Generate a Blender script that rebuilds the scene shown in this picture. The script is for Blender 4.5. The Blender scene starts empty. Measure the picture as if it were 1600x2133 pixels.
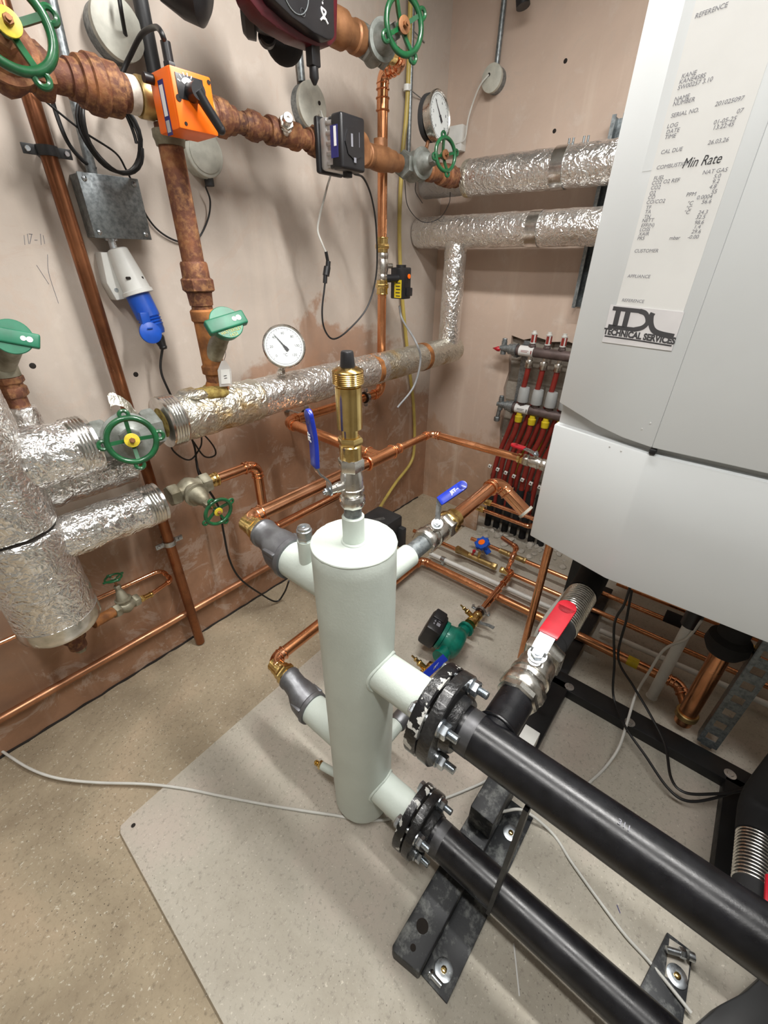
import bpy, bmesh, math, random
from mathutils import Vector, Matrix, noise
V = Vector
PI = math.pi
SC = bpy.context.scene
COL = SC.collection
rnd = random.Random(7)

# ------------------------------------------------------------------ camera
CAM = V((-2.2692, -1.5095, 1.45)); FPX = 875.0
_y, _p, _r = math.radians(39.6), math.radians(30.9), math.radians(.45)
FWD = V((math.cos(_y)*math.cos(_p), math.sin(_y)*math.cos(_p), -math.sin(_p)))
_R0 = FWD.cross(V((0, 0, 1))).normalized(); _U0 = _R0.cross(FWD)
RGT = _R0*math.cos(_r) + _U0*math.sin(_r); UPV = _U0*math.cos(_r) - _R0*math.sin(_r)
cd = bpy.data.cameras.new('camera'); cam = bpy.data.objects.new('camera', cd); COL.objects.link(cam)
cd.sensor_fit = 'HORIZONTAL'; cd.sensor_width = 36; cd.lens = 36*FPX/1600; cd.clip_start = .02
cam.matrix_world = Matrix(((RGT.x, UPV.x, -FWD.x, CAM.x), (RGT.y, UPV.y, -FWD.y, CAM.y), (RGT.z, UPV.z, -FWD.z, CAM.z), (0, 0, 0, 1)))
SC.camera = cam

# ------------------------------------------------------------------ light and exposure
w = bpy.data.worlds.new('world'); SC.world = w; w.use_nodes = True
w.node_tree.nodes['Background'].inputs[0].default_value = (.9, .95, 1, 1)
w.node_tree.nodes['Background'].inputs[1].default_value = .25
def area(name, loc, sx, sy, power, col, rot=(0, 0, 0)):
    l = bpy.data.lights.new(name, 'AREA'); l.shape = 'RECTANGLE'; l.size = sx; l.size_y = sy
    l.energy = power; l.color = col
    o = bpy.data.objects.new(name, l); COL.objects.link(o); o.location = loc; o.rotation_euler = rot
    return o
area('ceiling_lamp_light', (-1.32, -1.40, 2.49), .10, 1.5, 38, (1, .98, .95))
area('ceiling_lamp_light', (-2.35, -1.50, 2.49), .10, 1.5, 20, (1, .98, .95))
SC.view_settings.view_transform = 'Standard'; SC.view_settings.look = 'None'
SC.view_settings.exposure = 0.44; SC.view_settings.gamma = 1; SC.view_settings.use_curve_mapping = False

def W(px, py, ax, val):
    """point where the sight line of a photo pixel meets the plane  axis ax = val"""
    d = RGT*((px-800)/FPX) - UPV*((py-1066.5)/FPX) + FWD
    return CAM + d*((val-CAM[ax])/d[ax])
def WP(px, py, o, n):
    d = RGT*((px-800)/FPX) - UPV*((py-1066.5)/FPX) + FWD
    return CAM + d*((V(o)-CAM).dot(n)/d.dot(n))

# ------------------------------------------------------------------ materials
def nodes(name):
    m = bpy.data.materials.new(name); m.use_nodes = True
    nt = m.node_tree; return m, nt, nt.nodes['Principled BSDF']
def sub(nt, typ, **kw):
    n = nt.nodes.new(typ)
    for k, v in kw.items():
        if k in n.inputs: n.inputs[k].default_value = v
        else: setattr(n, k, v)
    return n
def coords(nt, scale=(1, 1, 1)):
    g = nt.nodes.new('ShaderNodeNewGeometry'); mp = nt.nodes.new('ShaderNodeMapping')
    mp.inputs['Scale'].default_value = scale; nt.links.new(g.outputs['Position'], mp.inputs[0]); return mp.outputs[0]
def ramp(nt, src, stops):
    r = nt.nodes.new('ShaderNodeValToRGB'); e = r.color_ramp.elements
    while len(e) < len(stops): e.new(.5)
    for i, (p, c) in enumerate(stops):
        e[i].position = p; e[i].color = (*c, 1) if len(c) == 3 else c
    nt.links.new(src, r.inputs[0]); return r.outputs[0]
def mixc(nt, fac, a, b, mode='MIX'):
    m = nt.nodes.new('ShaderNodeMix'); m.data_type = 'RGBA'; m.blend_type = mode
    for s, x in ((m.inputs[0], fac), (m.inputs[6], a), (m.inputs[7], b)):
        if isinstance(x, (int, float)): s.default_value = x
        elif isinstance(x, tuple): s.default_value = (*x, 1)
        else: nt.links.new(x, s)
    return m.outputs[2]
def nz(nt, vec, scale, detail=3, rough=.55, dist=0):
    n = sub(nt, 'ShaderNodeTexNoise', Scale=scale, Detail=detail, Roughness=rough, Distortion=dist)
    nt.links.new(vec, n.inputs['Vector']); return n.outputs['Fac']
def bump(nt, p, h, strength, dist):
    b = sub(nt, 'ShaderNodeBump', Strength=strength, Distance=dist)
    nt.links.new(h, b.inputs['Height']); nt.links.new(b.outputs[0], p.inputs['Normal'])
def mat(name, c, rough=.5, metal=0., var=.12, scale=14, c2=None, bmp=0, bs=60, coat=0, spec=.5, rvar=0):
    m, nt, p = nodes(name); vec = coords(nt)
    f = nz(nt, vec, scale, 4)
    c2 = c2 or tuple(x*(1-2*var) for x in c)
    col = ramp(nt, f, [(.35, c2), (.62, c)]); nt.links.new(col, p.inputs['Base Color'])
    p.inputs['Roughness'].default_value = rough; p.inputs['Metallic'].default_value = metal
    p.inputs['Coat Weight'].default_value = coat; p.inputs['Specular IOR Level'].default_value = spec
    if rvar:
        r = ramp(nt, nz(nt, vec, scale*1.7, 3), [(.3, (rough-rvar,)*3), (.7, (rough+rvar,)*3)]); nt.links.new(r, p.inputs['Roughness'])
    if bmp: bump(nt, p, nz(nt, vec, bs, 4), bmp, .002)
    return m
M = {}
M['tank'] = mat('tank_enamel', (.56, .62, .57), .42, 0, .04, 9, bmp=.25, bs=160)
M['copper'] = mat('copper', (.82, .38, .19), .25, .95, scale=8, c2=(.62, .27, .12), rvar=.06)
M['copper_new'] = mat('bright_copper', (.90, .46, .27), .17, 1, scale=9, c2=(.74, .34, .17), rvar=.04)
M['copper_dull'] = mat('tarnished_copper', (.34, .135, .06), .32, .8, scale=7, c2=(.17, .065, .03), rvar=.1)
M['copper_floor'] = mat('floor_copper', (.62, .30, .16), .38, .75, scale=9, c2=(.36, .17, .09), rvar=.1)
M['brass'] = mat('brass', (.78, .58, .24), .22, 1, scale=25, c2=(.55, .36, .12), rvar=.06)
M['brass_dull'] = mat('dull_brass', (.55, .40, .17), .4, .85, scale=20, c2=(.30, .20, .08))
M['bronze'] = mat('bronze', (.36, .17, .075), .5, .5, scale=18, c2=(.20, .09, .04), bmp=.4)
M['nickel'] = mat('nickel_plate', (.72, .70, .66), .27, 1, scale=30, c2=(.55, .53, .49), rvar=.06)
M['zinc'] = mat('zinc_plate', (.62, .66, .69), .3, 1, scale=30, c2=(.42, .46, .50), rvar=.08)
M['alu'] = mat('cast_aluminium', (.66, .67, .67), .38, .8, scale=12, c2=(.58, .58, .58))
M['baresteel'] = mat('bare_dark_steel', (.09, .09, .095), .45, .6, scale=30, c2=(.05, .05, .052))
M['galv'] = mat('galvanised_steel', (.30, .33, .34), .42, .75, scale=110, c2=(.17, .19, .20), rvar=.08)
M['malleable'] = mat('malleable_iron', (.19, .195, .205), .42, .7, scale=30, c2=(.13, .13, .14), bmp=.35)
M['blackpipe'] = mat('black_painted_steel', (.008, .008, .010), .30, 0, scale=25, c2=(.004, .004, .005), rvar=.05, bmp=.06, bs=350, spec=.42)
M['blacksteel'] = mat('black_frame_steel', (.010, .011, .012), .5, .1, scale=12, c2=(.008, .008, .009), rvar=.1)
M['blackplastic'] = mat('black_plastic', (.014, .014, .016), .38, 0, scale=20)
M['darkgrey'] = mat('dark_grey_plastic', (.035, .037, .04), .5, 0, scale=20)
M['rubber'] = mat('black_cable', (.008, .008, .009), .45, 0, scale=20)
M['foam'] = mat('black_foam', (.010, .010, .011), .85, 0, scale=20, bmp=.5)
M['green'] = mat('green_enamel', (.010, .105, .035), .3, 0, scale=30, c2=(.008, .06, .022), coat=.3)
M['greencap'] = mat('green_plastic', (.022, .20, .11), .45, 0, scale=16, c2=(.014, .13, .07))
M['pumpgreen'] = mat('pump_green', (.0, .19, .13), .4, .1, scale=30, c2=(.0, .12, .085), coat=.2)
M['blue'] = mat('blue_vinyl', (.01, .035, .42), .32, 0, scale=20, coat=.3)
M['blueplug'] = mat('blue_plug_plastic', (.008, .085, .50), .42, 0, scale=20)
M['red'] = mat('red_vinyl', (.45, .008, .02), .35, 0, scale=20, coat=.2)
M['redpipe'] = mat('red_plastic_pipe', (.27, .028, .02), .45, 0, scale=20)
M['orange'] = mat('orange_plastic', (1.0, .165, .002), .42, 0, var=.03, scale=8)
M['white'] = mat('white_plastic', (.72, .73, .70), .42, 0, var=.05, scale=16)
M['offwhite'] = mat('dusty_white_plastic', (.55, .55, .48), .55, 0, var=.12, scale=26)
M['capgrey'] = mat('grey_cap_plastic', (.42, .44, .44), .5, 0, var=.05, scale=16)
M['boiler'] = mat('boiler_white_paint', (.67, .70, .71), .33, 0, var=.02, scale=3, bmp=.03, bs=500)
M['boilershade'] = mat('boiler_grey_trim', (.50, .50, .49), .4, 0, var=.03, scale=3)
M['yellow'] = mat('yellow_plastic', (.72, .55, .02), .45, 0, scale=14)
M['yellowpipe'] = mat('yellow_coated_pipe', (.52, .40, .10), .45, 0, scale=10, c2=(.36, .28, .08))
M['wheelyellow'] = mat('yellow_disc', (.75, .60, .05), .45, 0, scale=60, c2=(.55, .42, .03))
M['cable_white'] = mat('white_cable', (.66, .66, .62), .45, 0, var=.06, scale=12)
M['cable_grey'] = mat('grey_cable', (.28, .29, .30), .45, 0, scale=12)
M['burgundy'] = mat('burgundy_cast', (.085, .006, .012), .38, .1, scale=30, bmp=.2)
M['flow'] = mat('manifold_alloy', (.16, .12, .115), .42, .4, scale=20, c2=(.10, .075, .07))
M['print'] = mat('black_print', (.03, .03, .035), .6, 0)
M['greyprint'] = mat('faded_print', (.22, .22, .25), .7, 0)
M['dkprint'] = mat('charcoal_print', (.06, .06, .065), .55, 0)
M['inkwhite'] = mat('white_print', (.8, .8, .8), .5, 0, var=.02)
M['goldprint'] = mat('worn_yellow_print', (.45, .38, .10), .6, 0)
M['label_blue'] = mat('navy_label', (.03, .03, .16), .5, 0)
M['paper'] = mat('till_paper', (.71, .715, .70), .75, 0, var=.03, scale=9)
M['sticker'] = mat('sticker_paper', (.70, .69, .70), .6, 0, var=.05, scale=12)
M['mineral'] = mat('mineral_wool', (.42, .32, .09), .9, 0, scale=60, c2=(.20, .13, .03), bmp=1, bs=120)
M['tape'] = mat('sealing_tape', (.72, .68, .60), .5, 0, scale=80)
M['grout'] = mat('levelling_mortar', (.50, .47, .41), .9, 0, scale=30, bmp=.8)
M['darkhole'] = mat('dark_hole', (.02, .015, .012), .9, 0)
M['gasket'] = mat('red_gasket', (.25, .05, .02), .7, 0)
M['lampface'], nt, p = nodes('lamp_diffuser'); p.inputs['Emission Color'].default_value = (1, .97, .92, 1); p.inputs['Emission Strength'].default_value = 8
def m_rust():
    m, nt, p = nodes('rusty_iron'); v = coords(nt)
    a = nz(nt, v, 11, 5, .6); b = nz(nt, v, 70, 4, .6)
    c = ramp(nt, a, [(.3, (.075, .032, .022)), (.5, (.15, .055, .03)), (.66, (.30, .12, .045))])
    c = mixc(nt, ramp(nt, b, [(.45, (0, 0, 0)), (.72, (1, 1, 1))]), c, (.34, .17, .07))
    nt.links.new(c, p.inputs['Base Color']); p.inputs['Roughness'].default_value = .68; p.inputs['Metallic'].default_value = .25
    bump(nt, p, b, .6, .003); return m
M['rust'] = m_rust()
M['oldvalve'] = mat('weathered_valve_alloy', (.36, .34, .26), .5, .55, scale=22, c2=(.17, .15, .10), bmp=.4)
M['greyvalve'] = mat('grey_weathered_bronze', (.30, .32, .30), .48, .5, scale=26, c2=(.16, .17, .15), bmp=.4)
M['orangerust'] = mat('orange_rust_iron', (.40, .16, .045), .75, .1, scale=26, c2=(.17, .065, .02), bmp=.7)
def m_castblack():
    m, nt, p = nodes('flaked_black_casting'); v = coords(nt)
    f = nz(nt, v, 42, 4, .5); k = ramp(nt, f, [(.57, (0, 0, 0)), (.59, (1, 1, 1))])
    c = mixc(nt, k, (.007, .007, .008), (.50, .50, .47)); nt.links.new(c, p.inputs['Base Color'])
    p.inputs['Roughness'].default_value = .28; p.inputs['Coat Weight'].default_value = .1
    bump(nt, p, nz(nt, v, 150, 4), .5, .002); return m
M['castblack'] = m_castblack()
M['castblack2'] = mat('black_gloss_casting', (.008, .008, .009), .27, 0, scale=60, c2=(.02, .02, .02), bmp=.6, bs=150, coat=.1)
def m_bracket():
    m, nt, p = nodes('scuffed_black_bracket'); v = coords(nt)
    k = ramp(nt, nz(nt, v, 26, 6, .7), [(.50, (0, 0, 0)), (.72, (1, 1, 1))])
    c = mixc(nt, k, (.014, .016, .019), (.20, .21, .20)); nt.links.new(c, p.inputs['Base Color']); p.inputs['Roughness'].default_value = .55
    bump(nt, p, nz(nt, v, 120, 3), .3, .001); return m
M['bracket'] = m_bracket()
def m_foil(name, tint, dirt, rough=.24, st=1.0, big=1.0):
    m, nt, p = nodes(name); v = coords(nt)
    n1 = sub(nt, 'ShaderNodeTexNoise', Scale=16.0, Detail=3.0, Distortion=.8); nt.links.new(v, n1.inputs['Vector'])
    def wrinkle(sc, off, lo):
        vo = sub(nt, 'ShaderNodeTexVoronoi', Scale=sc, feature='DISTANCE_TO_EDGE')
        mx = nt.nodes.new('ShaderNodeVectorMath'); mx.operation = 'MULTIPLY_ADD'; mx.inputs[1].default_value = (off,)*3
        nt.links.new(n1.outputs['Color'], mx.inputs[0]); nt.links.new(v, mx.inputs[2]); nt.links.new(mx.outputs[0], vo.inputs['Vector'])
        return ramp(nt, vo.outputs['Distance'], [(0, (0, 0, 0)), (lo, (1, 1, 1))])
    a = wrinkle(34*big, .08, .45); b = wrinkle(80*big, .05, .4)
    h = nt.nodes.new('ShaderNodeMath'); h.operation = 'MULTIPLY_ADD'; h.inputs[1].default_value = .35
    nt.links.new(b, h.inputs[0]); nt.links.new(a, h.inputs[2])
    bump(nt, p, h.outputs[0], st*.9, .0032)
    d = ramp(nt, nz(nt, v, 6, 5, .65), [(.54, (0, 0, 0)), (.66, (1, 1, 1))])
    k = mixc(nt, dirt, (0, 0, 0), d)
    c = mixc(nt, k, tint, (.45, .31, .13)); nt.links.new(c, p.inputs['Base Color'])
    p.inputs['Metallic'].default_value = .92
    rr = ramp(nt, k, [(0, (rough,)*3), (1, (rough+.25,)*3)]); nt.links.new(rr, p.inputs['Roughness']); return m
M['foil'] = m_foil('crinkled_foil', (.84, .83, .81), .15, .20)
M['foil_bright'] = m_foil('bright_foil', (.93, .93, .92), .06, .16)
M['foil_dirty'] = m_foil('stained_foil', (.66, .64, .56), .95, .34)
M['foil_dull'] = m_foil('dull_foil', (.50, .50, .50), .25, .36, .6)
M['foil_tape'] = mat('foil_tape', (.80, .80, .79), .22, 1, scale=30, c2=(.6, .6, .57), bmp=.4, bs=40)
def m_plaster(name, pink, brown, lim, bx, streak):
    m, nt, p = nodes(name); v = coords(nt)
    g = nt.nodes.new('ShaderNodeNewGeometry'); s = nt.nodes.new('ShaderNodeSeparateXYZ'); nt.links.new(g.outputs['Position'], s.inputs[0])
    a = nz(nt, v, 1.6, 5, .6, .8); b = nz(nt, v, 9, 5, .65); d = nz(nt, v, 38, 4, .6)
    base = mixc(nt, ramp(nt, a, [(.35, (0, 0, 0)), (.65, (1, 1, 1))]), tuple(x*.86 for x in pink), pink)
    base = mixc(nt, ramp(nt, b, [(.55, (0, 0, 0)), (.8, (.55,)*3)]), base, (.66, .60, .54))
    # damp brown lower area: height with a noisy edge
    e = nt.nodes.new('ShaderNodeMath'); e.operation = 'MULTIPLY_ADD'; e.inputs[1].default_value = .9; nt.links.new(a, e.inputs[0])
    zz = nt.nodes.new('ShaderNodeMath'); zz.operation = 'MULTIPLY_ADD'; zz.inputs[1].default_value = -1; nt.links.new(s.outputs[2], zz.inputs[0]); zz.inputs[2].default_value = lim
    nt.links.new(zz.outputs[0], e.inputs[2])
    e3 = nt.nodes.new('ShaderNodeMath'); e3.operation = 'MULTIPLY_ADD'; e3.inputs[1].default_value = .35; nt.links.new(b, e3.inputs[0]); nt.links.new(e.outputs[0], e3.inputs[2])
    if bx is not None:
        xb = nt.nodes.new('ShaderNodeMath'); xb.operation = 'SUBTRACT'; nt.links.new(s.outputs[0], xb.inputs[0]); xb.inputs[1].default_value = bx
        xa = nt.nodes.new('ShaderNodeMath'); xa.operation = 'ABSOLUTE'; nt.links.new(xb.outputs[0], xa.inputs[0])
        xm = nt.nodes.new('ShaderNodeMath'); xm.operation = 'MULTIPLY_ADD'; xm.inputs[1].default_value = -.55; nt.links.new(xa.outputs[0], xm.inputs[0]); nt.links.new(e3.outputs[0], xm.inputs[2])
        src = xm.outputs[0]
    else: src = e3.outputs[0]
    k = ramp(nt, src, [(.50, (0, 0, 0)), (.56, (.75,)*3), (.95, (1, 1, 1))])
    bc = mixc(nt, ramp(nt, b, [(.35, (0, 0, 0)), (.7, (1, 1, 1))]), brown, tuple(x*1.35 for x in brown))
    c = mixc(nt, k, base, bc)
    sm = nz(nt, v, 5, 7, .75, 1.5); c = mixc(nt, ramp(nt, sm, [(.54, (0, 0, 0)), (.60, (.55,)*3), (.70, (.1,)*3)]), c, (.52, .42, .35))
    # vertical trowel runs
    vs = coords(nt, (14, 14, 1.1)); f = nz(nt, vs, 1.0, 3)
    c = mixc(nt, ramp(nt, f, [(.56, (0, 0, 0)), (.74, (streak,)*3)]), c, (.70, .60, .50))
    nt.links.new(c, p.inputs['Base Color']); p.inputs['Roughness'].default_value = .72
    bump(nt, p, mixc(nt, .4, b, d), .5, .005); return m
M['plaster_left'] = m_plaster('pink_plaster_left', (.56, .485, .42), (.29, .16, .095), 1.17, -.95, .25)
M['plaster_right'] = m_plaster('pink_plaster_right', (.58, .45, .365), (.36, .23, .15), .45, None, .35)
def m_conc(name, c1, c2, c3, pit):
    m, nt, p = nodes(name); v = coords(nt)
    a = nz(nt, v, 2.2, 6, .65, .5); b = nz(nt, v, 75, 5, .7); d = nz(nt, v, 120, 3, .6)
    c = ramp(nt, a, [(.33, c1), (.5, c2), (.66, c3)])
    c = mixc(nt, ramp(nt, b, [(.30, (.6,)*3), (.46, (0, 0, 0))]), c, tuple(x*.5 for x in c1))
    c = mixc(nt, ramp(nt, d, [(.62, (0, 0, 0)), (.72, (.55,)*3)]), c, (.75, .72, .62))
    vo = sub(nt, 'ShaderNodeTexVoronoi', Scale=95.0); nt.links.new(v, vo.inputs['Vector'])
    sp = ramp(nt, vo.outputs['Distance'], [(.10, (1, 1, 1)), (.17, (0, 0, 0))])
    pk = nt.nodes.new('ShaderNodeMath'); pk.operation = 'MULTIPLY'; nt.links.new(sp, pk.inputs[0]); nt.links.new(ramp(nt, nz(nt, v, 4, 3), [(.45, (0, 0, 0)), (.6, (pit,)*3)]), pk.inputs[1])
    c = mixc(nt, pk.outputs[0], c, tuple(x*.35 for x in c1))
    nt.links.new(c, p.inputs['Base Color']); p.inputs['Roughness'].default_value = .8
    bump(nt, p, mixc(nt, .5, b, d), .5, .004); return m
M['conc'] = m_conc('tan_screed', (.25, .20, .135), (.35, .29, .20), (.43, .34, .235), 1.0)
M['conc2'] = m_conc('pale_concrete_slab', (.37, .34, .28), (.45, .42, .355), (.50, .44, .38), .7)
M['ceiling'] = mat('ceiling_paint', (.34, .33, .30), .8, 0, var=.05, scale=3)
def m_block():
    m, nt, p = nodes('blockwork'); v = coords(nt)
    s = nt.nodes.new('ShaderNodeSeparateXYZ'); nt.links.new(v, s.inputs[0]); cmb = nt.nodes.new('ShaderNodeCombineXYZ')
    nt.links.new(s.outputs[1], cmb.inputs[0]); nt.links.new(s.outputs[2], cmb.inputs[1])
    br = sub(nt, 'ShaderNodeTexBrick', Scale=1.0); br.inputs['Brick Width'].default_value = .24; br.inputs['Row Height'].default_value = .11
    br.inputs['Mortar Size'].default_value = .006; br.inputs['Color1'].default_value = (.38, .34, .28, 1); br.inputs['Color2'].default_value = (.30, .27, .23, 1); br.inputs['Mortar'].default_value = (.16, .13, .10, 1)
    nt.links.new(cmb.outputs[0], br.inputs['Vector'])
    c = mixc(nt, ramp(nt, nz(nt, v, 40, 4), [(.4, (0, 0, 0)), (.7, (.5,)*3)]), br.outputs[0], (.20, .17, .13))
    nt.links.new(c, p.inputs['Base Color']); p.inputs['Roughness'].default_value = .9
    bump(nt, p, nz(nt, v, 60, 4), .8, .006); return m
M['block'] = m_block()
def m_gauge():
    m, nt, p = nodes('gauge_glass'); p.inputs['Base Color'].default_value = (.62, .66, .66, 1); p.inputs['Roughness'].default_value = .35; p.inputs['Coat Weight'].default_value = .25
    return m
M['dial'] = m_gauge()
def m_clear():
    m, nt, p = nodes('clear_plastic'); p.inputs['Base Color'].default_value = (.85, .85, .83, 1); p.inputs['Roughness'].default_value = .12
    p.inputs['Transmission Weight'].default_value = .5; return m
M['clear'] = m_clear()

# ------------------------------------------------------------------ mesh building
def perp(a, hint=None):
    a = V(a).normalized()
    h = V(hint) if hint is not None else (V((0, 0, 1)) if abs(a.z) < .9 else V((1, 0, 0)))
    x = (h - a*h.dot(a))
    if x.length < 1e-5: x = V((0, 1, 0)) - a*a.y
    x.normalize(); return x, a.cross(x)
def bez(pts, n=10):
    """Catmull-Rom through the points"""
    pts = [V(q) for q in pts]
    if len(pts) < 3: return pts
    P = [pts[0]*2-pts[1]] + pts + [pts[-1]*2-pts[-2]]; out = []
    for i in range(1, len(P)-2):
        a, b, c, d = P[i-1:i+3]
        for k in range(n):
            t = k/n; out.append(.5*((2*b)+(-a+c)*t+(2*a-5*b+4*c-d)*t*t+(-a+3*b-3*c+d)*t**3))
    out.append(pts[-1]); return out
def fillet(pts, rad, n=8):
    pts = [V(q) for q in pts]; out = [pts[0]]; arcs = []
    for i in range(1, len(pts)-1):
        a, b, c = pts[i-1:i+2]; u = (a-b).normalized(); v = (c-b).normalized()
        ang = u.angle(v); t = rad/math.tan(ang/2)
        ce = b + (u+v).normalized()*(rad/math.sin(ang/2)); s = b+u*t; e = b+v*t
        r0 = s-ce; r1 = e-ce; th = r0.angle(r1); arc = []
        for k in range(n+1):
            f = k/n; arc.append(ce + (r0*math.sin((1-f)*th)+r1*math.sin(f*th))/math.sin(th))
        out += arc; arcs.append((arc, u, v))
    out.append(pts[-1]); return out, arcs
class B:
    def __init__(s): s.bm = bmesh.new()
    def ring(s, c, x, y, r, n, ph=0):
        return [s.bm.verts.new(c + x*(r*math.cos(2*PI*k/n+ph)) + y*(r*math.sin(2*PI*k/n+ph))) for k in range(n)]
    def skin(s, a, b):
        n = len(a)
        for k in range(n):
            try: s.bm.faces.new((a[k], a[(k+1) % n], b[(k+1) % n], b[k]))
            except ValueError: pass
    def lathe(s, o, ax, prof, n=28, hint=None, ph=0):
        o = V(o); ax = V(ax).normalized(); x, y = perp(ax, hint); prev = None; first = True
        for i, (t, r) in enumerate(prof):
            if r <= 1e-6:
                v = s.bm.verts.new(o+ax*t)
                if prev and len(prev) > 1:
                    for k in range(len(prev)): s.bm.faces.new((prev[k], prev[(k+1) % n], v))
                prev = [v]
            else:
                rg = s.ring(o+ax*t, x, y, r, n, ph)
                if prev is None: s.bm.faces.new(list(reversed(rg)))
                elif len(prev) == 1:
                    for k in range(n): s.bm.faces.new((prev[0], rg[(k+1) % n], rg[k]))
                else: s.skin(prev, rg)
                prev = rg
        if prev and len(prev) > 1: s.bm.faces.new(prev)
        return s
    def cyl(s, p0, p1, r, r1=None, n=24, hint=None, ph=0):
        p0, p1 = V(p0), V(p1); return s.lathe(p0, p1-p0, [(0, r), ((p1-p0).length, r if r1 is None else r1)], n, hint, ph)
    def hex(s, p0, p1, r, n=6, ch=.12):
        p0, p1 = V(p0), V(p1); L = (p1-p0).length; c = min(r*ch, L*.2)
        return s.lathe(p0, p1-p0, [(0, r*.9), (c, r), (L-c, r), (L, r*.9)], n)
    def tube(s, pts, r, n=12, hint=None, wob=None):
        pts = [V(q) for q in pts]; x = None; prev = None
        for i, q in enumerate(pts):
            t = ((pts[i+1] if i < len(pts)-1 else q) - (pts[i-1] if i else q)).normalized()
            if x is None: x, y = perp(t, hint)
            else:
                x = (x-t*x.dot(t)).normalized(); y = t.cross(x)
            rr = r(i/(len(pts)-1)) if callable(r) else r
            rg = s.ring(q, x, y, rr, n)
            if prev is None: s.bm.faces.new(list(reversed(rg)))
            else: s.skin(prev, rg)
            prev = rg
        s.bm.faces.new(prev); return s
    def torus(s, o, ax, R, r, n=32, m=10, a0=0, a1=2*PI, hint=None):
        o = V(o); x, y = perp(ax, hint); ax = V(ax).normalized(); full = abs(a1-a0-2*PI) < 1e-6; rings = []
        for i in range(n if full else n+1):
            a = a0+(a1-a0)*i/n; d = x*math.cos(a)+y*math.sin(a); rings.append(s.ring(o+d*R, d, ax, r, m))
        for i in range(len(rings)-1): s.skin(rings[i], rings[i+1])
        if full: s.skin(rings[-1], rings[0])
        else: s.bm.faces.new(list(reversed(rings[0]))); s.bm.faces.new(rings[-1])
        return s
    def box(s, c, size, ax=None, bev=0, seg=2):
        t = bmesh.new(); bmesh.ops.create_cube(t, size=1)
        if ax is None: R = Matrix.Identity(3)
        else: R = Matrix((V(ax[0]), V(ax[1]), V(ax[2]))).transposed()
        for v in t.verts: v.co = V((v.co.x*size[0], v.co.y*size[1], v.co.z*size[2]))
        if bev: bmesh.ops.bevel(t, geom=list(t.edges), offset=bev, segments=seg, affect='EDGES', profile=.5)
        for v in t.verts: v.co = R @ v.co + V(c)
        s.merge(t); return s
    def merge(s, t):
        me = bpy.data.meshes.new('tmp'); t.to_mesh(me); t.free(); s.bm.from_mesh(me); bpy.data.meshes.remove(me)
    def prism(s, poly, h, bev=0, seg=2):
        """poly: 3-D outline, h: extrusion vector"""
        t = bmesh.new(); a = [t.verts.new(V(q)) for q in poly]; f = t.faces.new(a)
        r = bmesh.ops.extrude_face_region(t, geom=[f]); bmesh.ops.translate(t, verts=[v for v in r['geom'] if isinstance(v, bmesh.types.BMVert)], vec=V(h))
        bmesh.ops.recalc_face_normals(t, faces=list(t.faces))
        if bev: bmesh.ops.bevel(t, geom=list(t.edges), offset=bev, segments=seg, affect='EDGES', profile=.5)
        s.merge(t); return s
    def strip(s, pts, wd, w, th):
        pts = [V(q) for q in pts]; wd = V(wd).normalized(); prev = None
        for i, q in enumerate(pts):
            t = ((pts[i+1] if i < len(pts)-1 else q) - (pts[i-1] if i else q)).normalized(); nn = t.cross(wd).normalized()
            ww = w[i] if isinstance(w, (list, tuple)) else w
            rg = [s.bm.verts.new(q+wd*(a*ww/2)+nn*(b*th/2)) for a, b in ((-1, -1), (1, -1), (1, 1), (-1, 1))]
            if prev is None: s.bm.faces.new(list(reversed(rg)))
            else: s.skin(prev, rg)
            prev = rg
        s.bm.faces.new(prev); return s
    def ball(s, c, r, n=16):
        t = bmesh.new(); bmesh.ops.create_uvsphere(t, u_segments=n, v_segments=n//2+2, radius=1)
        for v in t.verts: v.co = V((v.co.x*(r if isinstance(r, (int, float)) else r[0]), v.co.y*(r if isinstance(r, (int, float)) else r[1]), v.co.z*(r if isinstance(r, (int, float)) else r[2]))) + V(c)
        s.merge(t); return s
    def disp(s, amp, sc, seed=0):
        s.bm.normal_update()
        mv = [(v, v.normal*(amp*noise.noise(v.co*sc+V((seed, 0, 0))) + amp*.5*noise.noise(v.co*sc*2.7+V((0, seed, 0))))) for v in s.bm.verts]
        for v, d in mv: v.co += d
        return s

def thing(name, label, cat, loc, group=None):
    o = bpy.data.objects.new(name, None); COL.objects.link(o); o.location = loc; o.empty_display_size = .05
    o['label'] = label; o['category'] = cat
    if group: o['group'] = group
    return o
def rootof(o):
    p = V((0, 0, 0))
    while o is not None: p += V(o.location); o = o.parent
    return p
def part(par, name, b, m, label=None, sharp=38, bev=0):
    bm = b.bm; bmesh.ops.recalc_face_normals(bm, faces=list(bm.faces))
    if bev: 
        ed = [e for e in bm.edges if len(e.link_faces) == 2 and e.calc_face_angle(0) > math.radians(50)]
        bmesh.ops.bevel(bm, geom=ed, offset=bev, segments=2, affect='EDGES', profile=.5)
    for f in bm.faces: f.smooth = True
    for e in bm.edges:
        if len(e.link_faces) == 2 and e.calc_face_angle(0) > math.radians(sharp): e.smooth = False
    off = rootof(par)
    if off.length: bmesh.ops.translate(bm, verts=bm.verts, vec=-off)
    me = bpy.data.meshes.new(name); bm.to_mesh(me); bm.free(); me.materials.append(M[m] if isinstance(m, str) else m)
    o = bpy.data.objects.new(name, me); COL.objects.link(o)
    if par is not None: o.parent = par
    if label: o['label'] = label
    return o
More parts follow.
